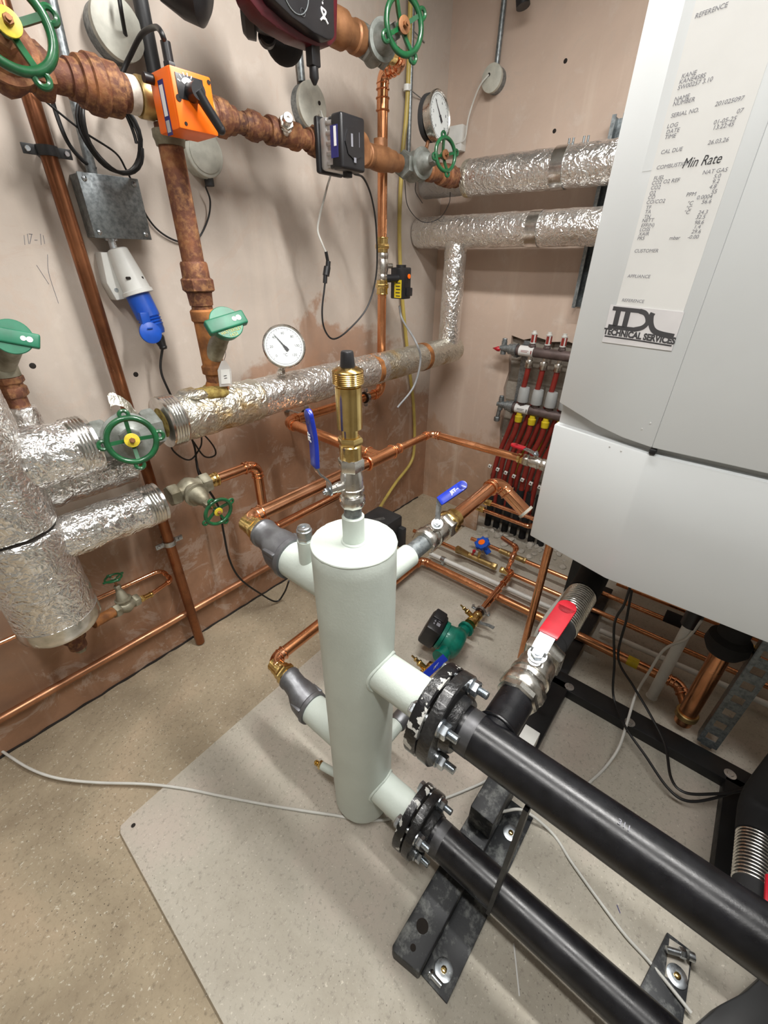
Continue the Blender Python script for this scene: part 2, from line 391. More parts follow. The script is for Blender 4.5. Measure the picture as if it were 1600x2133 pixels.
def single(name, b, m, label, cat, group=None, kind=None, sharp=38):
    o = part(None, name, b, m, sharp=sharp)
    # origin to the mesh's own base
    vs = [v.co for v in o.data.vertices]; c = V((sum(v.x for v in vs)/len(vs), sum(v.y for v in vs)/len(vs), min(v.z for v in vs)))
    o.data.transform(Matrix.Translation(-c)); o.location = c
    if kind == 'structure': o['kind'] = kind; return o
    o['label'] = label; o['category'] = cat
    if group: o['group'] = group
    if kind: o['kind'] = kind
    return o
def dup(root, d, label=None):
    r = root.copy(); COL.objects.link(r); r.location = root.location + V(d)
    if label: r['label'] = label
    for ch in list(root.children):
        c = ch.copy(); COL.objects.link(c); c.parent = r
        for g in list(ch.children):
            k = g.copy(); COL.objects.link(k); k.parent = c
    return r
def text(par, name, s, size, o, x, y, m, depth=.0004, shear=0, align='CENTER', sx=1, bold=0):
    cu = bpy.data.curves.new('t', 'FONT'); cu.body = s; cu.size = size; cu.align_x = align; cu.align_y = 'CENTER'; cu.extrude = depth; cu.shear = shear; cu.resolution_u = 3; cu.offset = bold
    t = bpy.data.objects.new('t', cu); COL.objects.link(t); dg = bpy.context.evaluated_depsgraph_get()
    me = bpy.data.meshes.new_from_object(t.evaluated_get(dg)); bpy.data.objects.remove(t); bpy.data.curves.remove(cu)
    x = V(x).normalized(); y = V(y).normalized(); z = x.cross(y); off = rootof(par)
    o = V(o) - off
    me.transform(Matrix(((x.x*sx, y.x, z.x, o.x), (x.y*sx, y.y, z.y, o.y), (x.z*sx, y.z, z.z, o.z), (0, 0, 0, 1))))
    me.materials.clear(); me.materials.append(M[m]); ob = bpy.data.objects.new(name, me); COL.objects.link(ob)
    if par is not None: ob.parent = par
    return ob

X, Y, Z = V((1, 0, 0)), V((0, 1, 0)), V((0, 0, 1))
# ------------------------------------------------------------------ assemblies
def pipe_run(name, label, pts, r, m, mf=None, bend=None, cat='pipe', beads=True, group=None, elbows=True, n=24):
    pts = [V(q) for q in pts]; t = thing(name, label, cat, pts[0], group); bend = bend or r*2.1
    path, arcs = fillet(pts, bend)
    part(t, 'pipe', B().tube(path, r, n), m)
    if elbows:
        for arc, u, v in arcs:
            b = B(); e0 = arc[0]+u*r*.9; e1 = arc[-1]+v*r*.9
            b.tube([e0]+arc+[e1], r*1.10, n)
            if beads:
                for q, d in ((e0, u), (e1, v)):
                    b.torus(q-d*r*.15, d, r*1.14, r*.13, n, 8); b.torus(q-d*r*.95, d, r*1.13, r*.10, n, 8)
            part(t, 'elbow_fitting', b, mf or m)
    return t
def sleeve(par, p0, p1, r, m, name='coupling', bead=True):
    p0, p1 = V(p0), V(p1); d = (p1-p0).normalized(); b = B().cyl(p0, p1, r*1.1)
    if bead:
        b.torus(p0+d*r*.15, d, r*1.14, r*.13, 24, 8).torus(p1-d*r*.15, d, r*1.14, r*.13, 24, 8)
    return part(par, name, b, m)
def wheel(par, o, ax, R, hub='wheelyellow', m='green', lugs=4, ph=.0, tube=.135, name='handwheel'):
    o = V(o); ax = V(ax).normalized(); x, y = perp(ax); b = B().torus(o, ax, R, R*tube, 40, 10)
    for k in range(lugs):
        a = ph+2*PI*k/lugs; d = x*math.cos(a)+y*math.sin(a); b.torus(o+d*R*1.16, ax, R*.18, R*.09, 18, 8)
        b.strip([o-ax*R*.25, o+d*R*.5-ax*R*.15, o+d*R*.97], ax.cross(d), R*.17, R*.14)
    b.cyl(o-ax*R*.35, o-ax*R*.02, R*.24)
    h = part(par, name, b, m)
    part(h, 'hub_disc', B().lathe(o-ax*R*.02, ax, [(0, R*.32), (R*.07, R*.32), (R*.08, R*.29), (R*.08, 0)]), hub)
    part(h, 'nut', B().hex(o+ax*R*.07, o+ax*R*.22, R*.13).cyl(o+ax*R*.2, o+ax*R*.32, R*.07), 'bronze')
    return h
def gate_valve(name, label, c, ax, wp, pr, hw, R, mb='oldvalve', hub='wheelyellow', lugs=4, ph=0., group=None, wm='green'):
    c = V(c); ax = V(ax).normalized(); wp = V(wp); L = (wp-c).length; stem = (wp-c)/L; t = thing(name, label, 'valve', c, group)
    b = B()
    for s in (-1, 1):
        b.hex(c+ax*s*hw*.55, c+ax*s*hw, pr*1.55, 6)
    b.lathe(c-ax*hw*.62, ax, [(0, pr*1.15), (hw*.2, pr*1.2), (hw*.45, pr*1.6), (hw*.62, pr*1.75), (hw*.8, pr*1.6), (hw*1.05, pr*1.2), (hw*1.24, pr*1.15)])
    part(t, 'valve_body', b, mb)
    b = B().lathe(c, stem, [(0, pr*1.35), (pr*1.5, pr*1.45), (pr*1.75, pr*1.75), (pr*2.05, pr*1.75), (pr*2.1, pr*1.35), (L*.55, pr*.75), (L*.58, pr*.6), (L*.7, pr*.6)])
    b.hex(c+stem*L*.62, c+stem*L*.74, pr*.75)
    part(t, 'bonnet', b, mb)
    part(t, 'stem', B().cyl(c+stem*L*.7, c+stem*L, pr*.24), 'bronze')
    wheel(t, c+stem*L, stem, R, hub, wm, lugs, ph)
    return t
def lever_valve(name, label, c, ax, stem, hw, r, hr, pts, wd, lw, gripm, gi, txt=None, mb='nickel', group=None, txt2=None, gl='blue'):
    """pts: lever centre line; gi: index where the coloured grip begins"""
    c = V(c); ax = V(ax).normalized(); stem = V(stem).normalized(); t = thing(name, label, 'valve', c, group)
    b = B()
    for s in (-1, 1): b.hex(c+ax*s*hw*.52, c+ax*s*hw, hr, 6 if s > 0 else 8)
    b.lathe(c-ax*hw*.55, ax, [(0, r*.86), (hw*.12, r*.95), (hw*.2, r*1.0), (hw*.22, r*1.1), (hw*.34, r*1.1), (hw*.36, r), (hw*.8, r*1.02), (hw*1.0, r*.9), (hw*1.1, r*.86)])
    part(t, 'valve_body', b, mb)
    st = (V(pts[0])-c).dot(stem)
    b = B().lathe(c, stem, [(0, r*.5), (st*.72, r*.46), (st*.74, r*.38), (st*.97, r*.36)])
    part(t, 'stem_housing', b, mb)
    pts = [V(q) for q in pts]; lv = part(t, 'lever', B().strip(bez(pts[:gi+1], 6) if gi > 1 else pts[:gi+1], wd, lw, .003).strip([pts[gi-1].lerp(pts[gi], .7), pts[gi]], wd, lw, .003), 'zinc', bev=0)
    part(t, 'nut', B().cyl(pts[0]-stem*.001, pts[0]+stem*.002, r*.5).hex(pts[0]+stem*.002, pts[0]+stem*.009, r*.36).cyl(pts[0]+stem*.008, pts[0]+stem*.013, r*.17), 'zinc')
    g = pts[gi:]; d = (g[-1]-g[0]).normalized(); wdv = V(wd).normalized(); nn = d.cross(wdv).normalized()
    gb = B(); gg = bez(g, 5) if len(g) > 2 else [g[0].lerp(g[-1], k/8) for k in range(9)]
    ll = lw*1.28; ws = []
    for k in range(len(gg)):
        f = k/(len(gg)-1); ws.append(ll*(1.0 if f > .12 else .97))
    gb.strip(gg, wdv, ws, .0075); e = gg[-1]
    gb.cyl(e-nn*.00375, e+nn*.00375, ll/2, n=20, hint=wdv)
    gp = part(lv, 'grip', gb, gripm, gl+' vinyl grip', bev=.0016)
    if txt:
        o = gg[0].lerp(gg[-1], .62)
        sg = 1 if nn.dot(CAM-o) > 0 else -1
        xx = d if txt2 is None else txt2; yy = (nn*sg).cross(xx)
        text(gp, 'lettering', txt, lw*.62, o+nn*sg*.0041, xx, yy, 'inkwhite', sx=.9, bold=.0004)
    return t
def cable(name, label, pts, r, m, n=8, cat='cable', group=None):
    return single(name, B().tube(bez(pts, 10), r, n), m, label, cat, group)
def insul(par, p0, p1, r, m, amp=.003, seed=1, name='insulation', n=64, step=.008, ends=True):
    p0, p1 = V(p0), V(p1); L = (p1-p0).length; k = max(2, int(L/step))
    prof = [(0, r*.72), (.002, r*.97)] + [(L*i/k, r) for i in range(1, k)] + [(L-.002, r*.97), (L, r*.72)]
    b = B().lathe(p0, p1-p0, prof, n).disp(amp, 22, seed)
    return part(par, name, b, m, sharp=75)
def union(par, p0, p1, r, m, name='union_fitting', n=6):
    """nut with shoulders along p0-p1"""
    p0, p1 = V(p0), V(p1); L = (p1-p0).length; d = (p1-p0)/L
    b = B().lathe(p0, d, [(0, r*.78), (L*.16, r*.82), (L*.2, r*.9), (L*.24, r*.9)]).hex(p0+d*L*.24, p0+d*L*.68, r*1.06, n if n > 6 else 8).lathe(p0+d*L*.66, d, [(0, r*.92), (L*.08, r*.9), (L*.1, r*.8), (L*.34, r*.78)])
    return part(par, name, b, m)
def dialface(t, o, nrm, R, nums, needle, up=Z, unit=True):
    n = V(nrm).normalized(); y, x_ = perp(n, up); x = y.cross(n)
    part(t, 'case', B().lathe(V(o)-n*.03, n, [(0, R*.9), (.002, R*.97), (.026, R*.97), (.027, R*1.06), (.036, R*1.06), (.039, R*1.0), (.036, R*.96), (.033, R*.94)], 48), 'nickel')
    f = V(o)+n*.0045
    part(t, 'dial', B().cyl(f-n*.003, f, R*.94, n=48), 'dial')
    b = B()
    for k in range(29):
        a = math.radians(225-270*k/28); d = x*math.cos(a)+y*math.sin(a); l = .10 if k % 4 == 0 else .05
        b.strip([f+d*R*(.86-l)+n*.0005, f+d*R*.86+n*.0005], n.cross(d), R*.012, .0004)
    b.torus(f+n*.0004, n, R*.87, R*.006, 48, 4)
    part(t, 'scale_marks', b, 'print')
    for k, s in enumerate(nums):
        a = math.radians(225-270*k/(len(nums)-1)); d = x*math.cos(a)+y*math.sin(a); text(t, 'numeral', s, R*.17, f+d*R*.63+n*.0004, x, y, 'print', .0002)
    if unit: text(t, 'unit_mark', '°C', R*.19, f-y*R*.42+n*.0004, x, y, 'print', .0002)
    a = math.radians(needle); d = x*math.cos(a)+y*math.sin(a); e = n.cross(d)
    part(t, 'needle', B().strip([f-d*R*.28+n*.003, f-d*R*.1+n*.003, f+n*.003, f+d*R*.75+n*.003], e, [R*.14, R*.15, R*.06, R*.012], .001).cyl(f, f+n*.005, R*.05), 'print')

# ================================================================== THE SETTING
H = 2.60
single('floor', B().box((-1.9, -1.9, -.062), (3.8, 3.8, .1)), 'conc', None, None, kind='structure')
single('ceiling', B().box((-1.9, -1.9, H+.05), (3.8, 3.8, .1)), 'ceiling', None, None, kind='structure')
single('wall_left', B().box((-1.9, .05, H/2), (3.8, .1, H+.2)), 'plaster_left', None, None, kind='structure')
single('wall_back', B().box((-3.85, -1.9, H/2), (.1, 3.8, H+.2)), 'ceiling', None, None, kind='structure')
single('wall_front', B().box((-1.9, -3.85, H/2), (3.8, .1, H+.2)), 'ceiling', None, None, kind='structure')
# right wall: plaster skin with a hacked-out opening showing blockwork
ho = [(-.50, 1.115), (-.505, 1.0), (-.515, .93), (-.50, .84), (-.52, .72), (-.515, .6), (-.53, .5), (-.525, .38), (-.50, .30), (-.515, .18), (-.505, .09), (-.53, .0)]
hi = [(-1.0, .0), (-1.0, 1.06), (-.94, 1.10), (-.88, 1.092), (-.80, 1.115), (-.72, 1.105), (-.64, 1.12), (-.57, 1.10)]
b = B(); bmw = b.bm
def quad(pts, th=.028):
    b.prism([(0, y, z) for y, z in pts], (th, 0, 0))
quad([(0, -.1), (0, H+.1), (-3.8, H+.1), (-3.8, 1.12)] + [(-1.0, 1.12)] + [(y, z) for y, z in hi[1:]] + ho + [(-.53, -.1)])
quad([(-1.0, -.1), (-1.0, 1.12), (-3.8, 1.12), (-3.8, -.1)])
single('wall_right', b, 'plaster_right', None, None, kind='structure')
single('wall_right_blockwork', B().box((.08, -1.9, H/2), (.1, 3.8, H+.2)), 'block', None, None, kind='structure')
# paler slab the header stands on
pl = [(-2.31, -.535), (-2.318, -.552), (-2.325, -1.15), (-2.345, -1.8), (-2.38, -3.7), (-.03, -3.7), (-.03, -.47), (-.85, -.475), (-1.6, -.505), (-2.28, -.530)]
t = thing('concrete_slab', 'pale concrete plinth slab under the tall white header, corner at left', 'slab', (-1.5, -1.5, -.006))
part(t, 'slab', B().prism([(x, y, -.014) for x, y in pl], (0, 0, .014)), 'conc2')
part(t, 'fixing_hole', B().lathe((-2.285, -.562, .0), Z, [(0, .006), (.0006, .006), (.0006, 0)]), 'darkhole')
# wall fixing holes
for k, (px, py, ax, v, lb) in enumerate([(1178, 127, 0, 0, 'upper dark drill hole in the right wall right of the round white box'), (1155, 273, 0, 0, 'lower dark drill hole in the right wall above the silver pipe'), (68, 762, 1, 0, 'dark drill hole with pencil loop on the left wall under the green cap'), (283, 780, 1, 0, 'small dark drill hole in the left wall right of the copper riser')]):
    q = W(px, py, ax, v); a = V((-1, 0, 0)) if ax == 0 else V((0, -1, 0))
    single('drill_hole', B().lathe(q+a*.0002, a, [(0, .008), (.0006, .007), (.0006, 0)], 12), 'darkhole', lb, 'hole')
b = B()
for px, py, qx, qy in ((50, 490, 52, 510), (57, 487, 60, 508), (60, 487, 68, 488), (66, 488, 62, 508), (72, 500, 78, 500), (84, 487, 86, 510), (90, 490, 93, 508)):
    b.tube([W(px, py, 1, -.0006), W(qx, qy, 1, -.0006)], .0006, 5)
b.tube(bez([W(99, 530, 1, -.0006), W(102, 570, 1, -.0006), W(122, 632, 1, -.0006)]), .0006, 5).tube([W(76, 552, 1, -.0006), W(102, 592, 1, -.0006)], .0006, 5)
single('pencil_marks', b, 'greyprint', 'faint pencil figures and tick on the left wall left of the copper riser', 'marks')
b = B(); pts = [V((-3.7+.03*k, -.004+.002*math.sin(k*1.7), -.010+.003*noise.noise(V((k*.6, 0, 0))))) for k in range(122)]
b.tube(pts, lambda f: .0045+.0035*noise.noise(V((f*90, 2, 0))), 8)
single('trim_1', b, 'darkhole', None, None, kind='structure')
# ceiling battens (the room's lamps)
for x, y, lb in ((-1.32, -1.40, 'ceiling batten lamp nearer the boiler'), (-2.35, -1.50, 'ceiling batten lamp further from the boiler')):
    t = thing('ceiling_lamp', lb, 'lamp', (x, y, 2.54), 'ceiling lamps')
    part(t, 'housing', B().box((x, y, 2.575), (.12, 1.55, .05), bev=.006), 'white')
    part(t, 'diffuser', B().box((x, y, 2.545), (.09, 1.5, .02), bev=.004), 'lampface')

# ================================================================== LOW LOSS HEADER
TX, TY, TR = -1.792, -1.040, .084
PR = .0445
hd = thing('low_loss_header', 'tall pale grey-green enamelled cylinder header standing on the pale slab', 'tank', (TX, TY, 0))
part(hd, 'vessel', B().lathe((TX, TY, 0), Z, [(.0, .035), (.004, .050), (.010, .061), (.020, .072), (.034, .0805), (.047, TR)] + [(.05+.93*k/30, TR) for k in range(31)] + [(.983, .0825), (.9855, .079), (.986, 0)], 72).disp(.0006, 18, 3), 'tank')
b = B().torus((TX, TY, .984), Z, .0815, .003, 72, 8)
b.lathe((TX, TY, .98), Z, [(0, .021), (.062, .021), (.064, .019)], 32)
b.torus((TX, TY, .987), Z, .022, .003, 32, 8); part(hd, 'top_stub', b.disp(.0008, 90, 2), 'tank')
def stub(z, d, L, r, nm='stub'):
    d = V(d); b = B().cyl(V((TX, TY, z))+d*.05, V((TX, TY, z))+d*L, r, n=40)
    # weld bead round the saddle
    sd = d.cross(Z); pts = []
    for k in range(41):
        a = 2*PI*k/40; u = sd*(math.cos(a)*r*1.03) ; h = math.sin(a)*r*1.03
        q = math.sqrt(max(1e-6, TR*TR-(math.cos(a)*r*1.03)**2)); pts.append(V((TX, TY, z+h))+u+d*q)
    b.tube(pts, .0042, 8); return part(hd, nm, b.disp(.0007, 120, z*10), 'tank')
stub(.842, Y, .205, PR, 'rear_upper_stub'); stub(.270, Y, .20, PR, 'rear_lower_stub')
stub(.668, -Y, .215, PR, 'front_upper_stub'); stub(.178, -Y, .19, PR, 'front_lower_stub')
stub(.845, X, .185, .028, 'side_upper_stub'); stub(.20, X, .165, .024, 'side_lower_stub'); 
part(hd, 'end_cap', B().lathe((TX+.160, TY, .20), X, [(0, .027), (.006, .029), (.035, .029), (.04, .024), (.04, 0)]), 'malleable')
# small drain stub low at the back left, with a brass end
b = B().cyl((TX-.035, TY+.06, .115), (TX-.05, TY+.125, .115), .012); part(hd, 'drain_stub', b, 'tank')
part(hd, 'drain_plug', B().hex((TX-.05, TY+.124, .115), (TX-.0525, TY+.134, .115), .013).lathe((TX-.0525, TY+.134, .115), (-.23, 1, 0), [(0, .008), (.004, .006), (.005, .009), (.01, .006), (.011, .009), (.016, .005)]), 'brass')
# sensor pocket on the rear upper stub
sp = V((TX, TY+.135, .842)); so = V((TX-.012, TY+.135, .842))
part(hd, 'pocket_boss', B().cyl(so+Z*.03, so+Z*.092, .0175), 'tank')
part(hd, 'pocket_plug', B().hex(so+Z*.092, so+Z*.104, .0175).lathe(so+Z*.104, Z, [(0, .0165), (.014, .0165), (.015, .014), (.021, .014), (.022, .012), (.022, .005), (.018, .004), (.018, 0)]), 'zinc')
# flanges: each flange pair belongs half to the header, half to the pipe
def flange(par, cy, z, th, m, hub, name='flange', r=.098):
    b = B().lathe((TX, cy, z), -Y, [(0, PR*1.02), (0, r), (th*.15, r*1.0), (th*.85, r), (th, r*.97), (th, PR*1.02)], 48)
    if hub: b.lathe((TX, cy-th*.9, z), -Y, [(0, r*.66), (.004, r*.62), (.016, r*.60), (.022, r*.56), (.022, PR)], 48)
    return part(par, name, b.disp(.0008, 60, z*7), m)
def bolts(par, y0, y1, z, rb, ph, r=.0085):
    for k in range(4):
        a = ph+k*PI/2; q = V((TX+rb*math.cos(a), 0, z+rb*math.sin(a)))
        p0 = V((q.x, y0, q.z)); p1 = V((q.x, y1, q.z))
        b = B().hex(p0+Y*.011, p0, r*1.9).cyl(p0, p1-Y*.0, r).cyl(p1, p1-Y*.003, r*2.1).hex(p1-Y*.003, p1-Y*.018, r*1.85)
        bb = part(par, 'bolt', b, 'zinc')
        th = B()
        prof = []
        for i in range(10): prof += [(i*.0022, r*.88), (i*.0022+.0011, r)]
        th.lathe(p1-Y*.016, -Y, prof+[(.0225, r*.8)], 16); part(bb, 'thread', th, 'zinc')
flange(hd, -1.246, .668, .024, 'castblack', False, 'upper_flange', .096); flange(hd, -1.222, .178, .022, 'castblack', False, 'lower_flange', .088)
part(hd, 'gasket_ring', B().lathe((TX, -1.2435, .668), -Y, [(0, PR*.98), (0, PR*1.16), (.004, PR*1.16)], 40), 'gasket', 'red-brown sealant ring')
part(hd, 'gasket_ring', B().lathe((TX, -1.2195, .178), -Y, [(0, PR*.98), (0, PR*1.16), (.004, PR*1.16)], 40), 'gasket', 'red-brown sealant ring')

# ------------------------------------------------------------------ stack on top
so = V((TX, TY, 0))
t = thing('threaded_nipple', 'grey threaded steel nipple on top of the white header', 'pipe fitting', (TX, TY, 1.04))
part(t, 'nipple', B().cyl(so+Z*1.036, so+Z*1.075, .0165).torus(so+Z*1.04, Z, .0165, .002), 'galv')
stem = V((-.93, .30, -.10)).normalized(); vc = V((TX, TY, 1.112))
l0 = vc+stem*.044
lps = [l0, l0+V((-.002, .001, .020)), l0+V((-.016, .006, .036)), l0+V((-.021, .008, .050)), l0+V((-.020, .008, .098)), l0+V((-.024, .009, .136))]
lever_valve('ball_valve', 'nickel ball valve with upright blue lever on top of the white header', vc, Z, stem, .047, .020, .0235, lps, stem.cross(Z), .018, 'blue', 3, 'JET', txt2=Z)
t = thing('air_vent', 'brass bottle air vent with black cap above the ball valve', 'air vent', (TX, TY, 1.158))
part(t, 'hex_adaptor', B().hex(so+Z*1.155, so+Z*1.184, .0195, 10).hex(so+Z*1.184, so+Z*1.197, .0215, 6).cyl(so+Z*1.19, so+Z*1.216, .0145), 'brass')
part(t, 'bottle', B().lathe(so+Z*1.210, Z, [(0, .0150), (.002, .0150), (.003, .0212), (.070, .0212), (.071, .0185), (.076, .0185)], 40), 'brass')
prof = [(0, .022)]
for k in range(6): prof += [(.002+k*.0028, .0250), (.0034+k*.0028, .0240)]
part(t, 'knurled_collar', B().lathe(so+Z*1.284, Z, prof+[(.020, .0250), (.022, .0235), (.026, .014), (.026, 0)], 48), 'brass')
part(t, 'cap', B().lathe(so+Z*1.309, Z, [(0, .0115), (.003, .0115), (.022, .0098), (.024, .0085), (.024, 0)], 18), 'blackplastic', 'black ribbed cap')

# ------------------------------------------------------------------ rear upper: reducing coupling, brass, copper run
def reducer(nm, label, y0, y1, z0, z1, r0, r1):
    t = thing(nm, label, 'pipe fitting', (TX, y0, z0)); b = B()
    K = 12; prev = None; steps = [(0, r0*1.22), (.10, r0*1.26), (.14, r0*1.18), (.42, r0*1.15), (.52, r0*1.05), (.66, r1*1.28), (.9, r1*1.22), (.93, r1*1.32), (1.0, r1*1.30)]
    for f, r in steps:
        c = V((TX, y0+(y1-y0)*f, z0+(z1-z0)*min(1, max(0, (f-.3)/.5)))); rg = b.ring(c, X, Z, r, 36)
        if prev is None: b.bm.faces.new(rg)
        else: b.skin(prev, rg)
        prev = rg
    b.bm.faces.new(prev)
    for k in range(3):
        a = .5+k*2.1; b.box((TX+math.cos(a)*r0*1.18, y0+(y1-y0)*.28, z0+math.sin(a)*r0*1.18), (.012, .04, .012), bev=.003)
    part(t, 'coupling_body', b, 'malleable'); return t
reducer('reducing_coupling', 'grey iron reducing coupling on the upper rear stub of the header', -.838, -.725, .842, .868, .042, .028)
reducer('reducing_coupling', 'dark iron reducing coupling on the lower rear stub of the header', -.842, -.732, .270, .325, .042, .028)
def brass_union(label, z):
    t = thing('brass_union', label, 'pipe fitting', (TX, -.72, z)); q = V((TX, 0, z))
    part(t, 'union_body', B().cyl(q-Y*.735, q-Y*.725, .027).hex(q-Y*.727, q-Y*.705, .034, 6).lathe(q-Y*.706, Y, [(0, .029), (.008, .029), (.009, .026), (.03, .025), (.032, .0225), (.05, .0225)]), 'brass'); return t
brass_union('bright brass union between upper grey coupling and copper elbow', .870); brass_union('bright brass union between lower dark coupling and copper elbow', .330)
t = pipe_run('copper_pipe_run', 'wide new copper pipe from the upper rear stub along to a tee', [(TX, -.69, .872), (TX, -.650, .872), (-1.20, -.655, .875)], .0195, 'copper_new', bend=.034)
q0 = V((-1.325, -.655, .875))
b = B().cyl(q0, q0+X*.13, .0225)
for k in (0, .13): b.torus(q0+X*k, X, .0232, .003, 24, 8)
b.cyl((-1.262, -.655, .875), (-1.262, -.605, .875), .0225).torus((-1.262, -.605, .875), Y, .0232, .003, 24, 8)
b.lathe(q0+X*.13, X, [(0, .0225), (.012, .017), (.045, .0158)]).torus(q0+X*.172, X, .0165, .0024, 24, 8).torus(q0+X*.145, X, .0175, .0024, 24, 8)
part(t, 'tee_fitting', b, 'copper')
t = pipe_run('copper_pipe_run', 'narrower copper pipe turning from the tee towards the red lever valve', [(-1.16, -.655, .875), (-.955, -.655, .875), (-.955, -1.03, .875)], .0135, 'copper', 'copper_new')
t = pipe_run('copper_pipe_run', 'copper pipe from the tee back to the left wall and up as the tall riser', [(-1.262, -.60, .875), (-1.245, -.14, .880), (-.645, -.14, .880), (-.640, -.14, 1.335)], .0200, 'copper', 'copper', bend=.04)
t2 = pipe_run('copper_pipe_run', 'upper copper riser on the left wall bending into the top valve', [(-.640, -.14, 1.525), (-.640, -.14, 2.035), (-.640, -.235, 2.045), (-.70, -.235, 2.05)], .0200, 'copper', 'copper_new', bend=.032)
sleeve(t2, (-.640, -.14, 1.93), (-.640, -.14, 1.97), .0205, 'copper')
for px, py, lb in ((640, 868, 'black lined clip holding copper pipe right of its elbow'), (762, 828, 'black lined clip holding copper pipe near the corner riser')):
    q = W(px, py, 1, -.14); q = V((q.x, -.14, .880)); t = thing('pipe_clip', lb, 'clip', q, 'lined clips on the low copper pipe')
    part(t, 'rubber_lining', B().lathe(q-X*.011, X, [(0, .0205), (0, .0265), (.022, .0265), (.022, .0205)], 28), 'rubber')
    part(t, 'band', B().lathe(q-X*.008, X, [(0, .0265), (0, .0285), (.016, .0285), (.016, .0265)], 28).box(q+Z*.034, (.016, .016, .018), bev=.002).box(q-Z*.034, (.016, .014, .018), bev=.002), 'zinc')
    part(t, 'wall_stud', B().cyl(q+Y*.027, (q.x, 0, q.z), .004).cyl((q.x, -.012, q.z), (q.x, 0, q.z), .014), 'zinc')

# rear lower copper
t = pipe_run('copper_pipe_run', 'copper pipe from the lower rear stub passing behind the header', [(TX, -.69, .332), (TX, -.648, .332), (-1.13, -.640, .335), (-1.13, -.51, .335), (-1.13, -.51, .06), (-.735, -.505, .06), (-.735, -1.72, .06), (-.80, -1.76, .035)], .0195, 'copper', 'copper_new', bend=.034)

# ------------------------------------------------------------------ right upper (side) branch
t = thing('threaded_nipple', 'grey steel nipple between the side stub of the header and the ball valve', 'pipe fitting', (-1.60, TY, .848))
part(t, 'nipple', B().cyl((-1.612, TY, .846), (-1.545, TY, .849), .022).torus((-1.605, TY, .846), X, .022, .002), 'galv')
vc = V((-1.492, TY, .852)); st = V((-.45, -.30, .85)).normalized()
a0 = W(887, 1090, 1, -1.075)
l0 = vc+st*.052
g0 = WP(915, 1045, l0+V((.03, 0, .025)), -FWD); g1 = WP(963, 1012, l0+V((.03, 0, .04)), -FWD)
lever_valve('ball_valve', 'nickel ball valve with short blue lever right of the header', vc, X, st, .058, .0285, .034, [l0, l0.lerp(g0, .5), g0, g1], st.cross(g1-g0), .020, 'blue', 2, 'JET', txt2=(g1-g0).normalized())
t = pipe_run('copper_pipe_run', 'wide copper pipe rising right from the header valve then dropping towards the boiler', [(-1.43, TY, .853), (-1.165, TY-.004, .872), (-1.160, -1.150, .800)], .0195, 'copper_new', 'copper_new', bend=.03)
part(t, 'compression_nut', B().hex((-1.445, TY, .852), (-1.42, TY, .853), .0345, 8).cyl((-1.42, TY, .853), (-1.40, TY, .855), .027), 'brass', 'brass compression nut')
part(t, 'socket_end', B().lathe((-1.160, -1.132, .812), (0, -.84, -.54), [(.012, .0205), (.012, .0245), (.020, .0245), (.020, .0205)], 28), 'offwhite', 'pale ring of the pipe socket')

# ------------------------------------------------------------------ black pipes to the front
def blackpipe(label, z, y0, rfl, fth):
    t = thing('black_steel_pipe', label, 'pipe', (TX, y0, z))
    part(t, 'pipe', B().lathe((TX, y0-.02, z), -Y, [(0, PR)]+[(k*.08, PR) for k in range(1, 24)]+[(1.9, PR)], 48), 'blackpipe')
    flange(t, y0, z, fth, 'castblack2', True, 'flange', rfl)
    part(t, 'bare_band', B().cyl((TX, y0-.05, z), (TX, y0-.073, z), PR*1.012, n=40), 'baresteel', 'bare grey steel band by the flange')
    bolts(t, y0+.030, y0-fth, z, rfl*.81, math.radians(49)); return t
t = blackpipe('upper thick black steel pipe from the header flange to the lower right', .668, -1.276, .096, .024)
tz = .668
b = B().cyl((TX+.02, -1.372, tz), (TX+.125, -1.372, tz), .0365, n=36).torus((TX+.04, -1.372, tz), X, .038, .004, 36, 8)
part(t, 'branch_socket', b.disp(.0006, 80), 'blackpipe')
text(t, 'stamped_number', '311', .013, (TX-.004, -1.60, tz+PR+.0004), (0, -1, 0), (-1, 0, 0), 'greyprint', .0003)
blackpipe('lower thick black steel pipe from the bottom flange to the lower right', .178, -1.250, .088, .022)
b = B(); p0 = V((TX-.040, -1.478, tz-.035)); p1 = V((TX-.052, -1.488, .165))
t = thing('support_strut', 'flat black steel strut between the two thick black pipes', 'strut', (TX-.05, -1.48, .165))
part(t, 'strut', B().prism([(TX-.045, -1.468, .64), (TX-.012, -1.468, .626), (TX-.012, -1.468, .218), (TX-.050, -1.468, .165), (TX-.053, -1.468, .24)], (0, -.009, 0)), 'blacksteel')

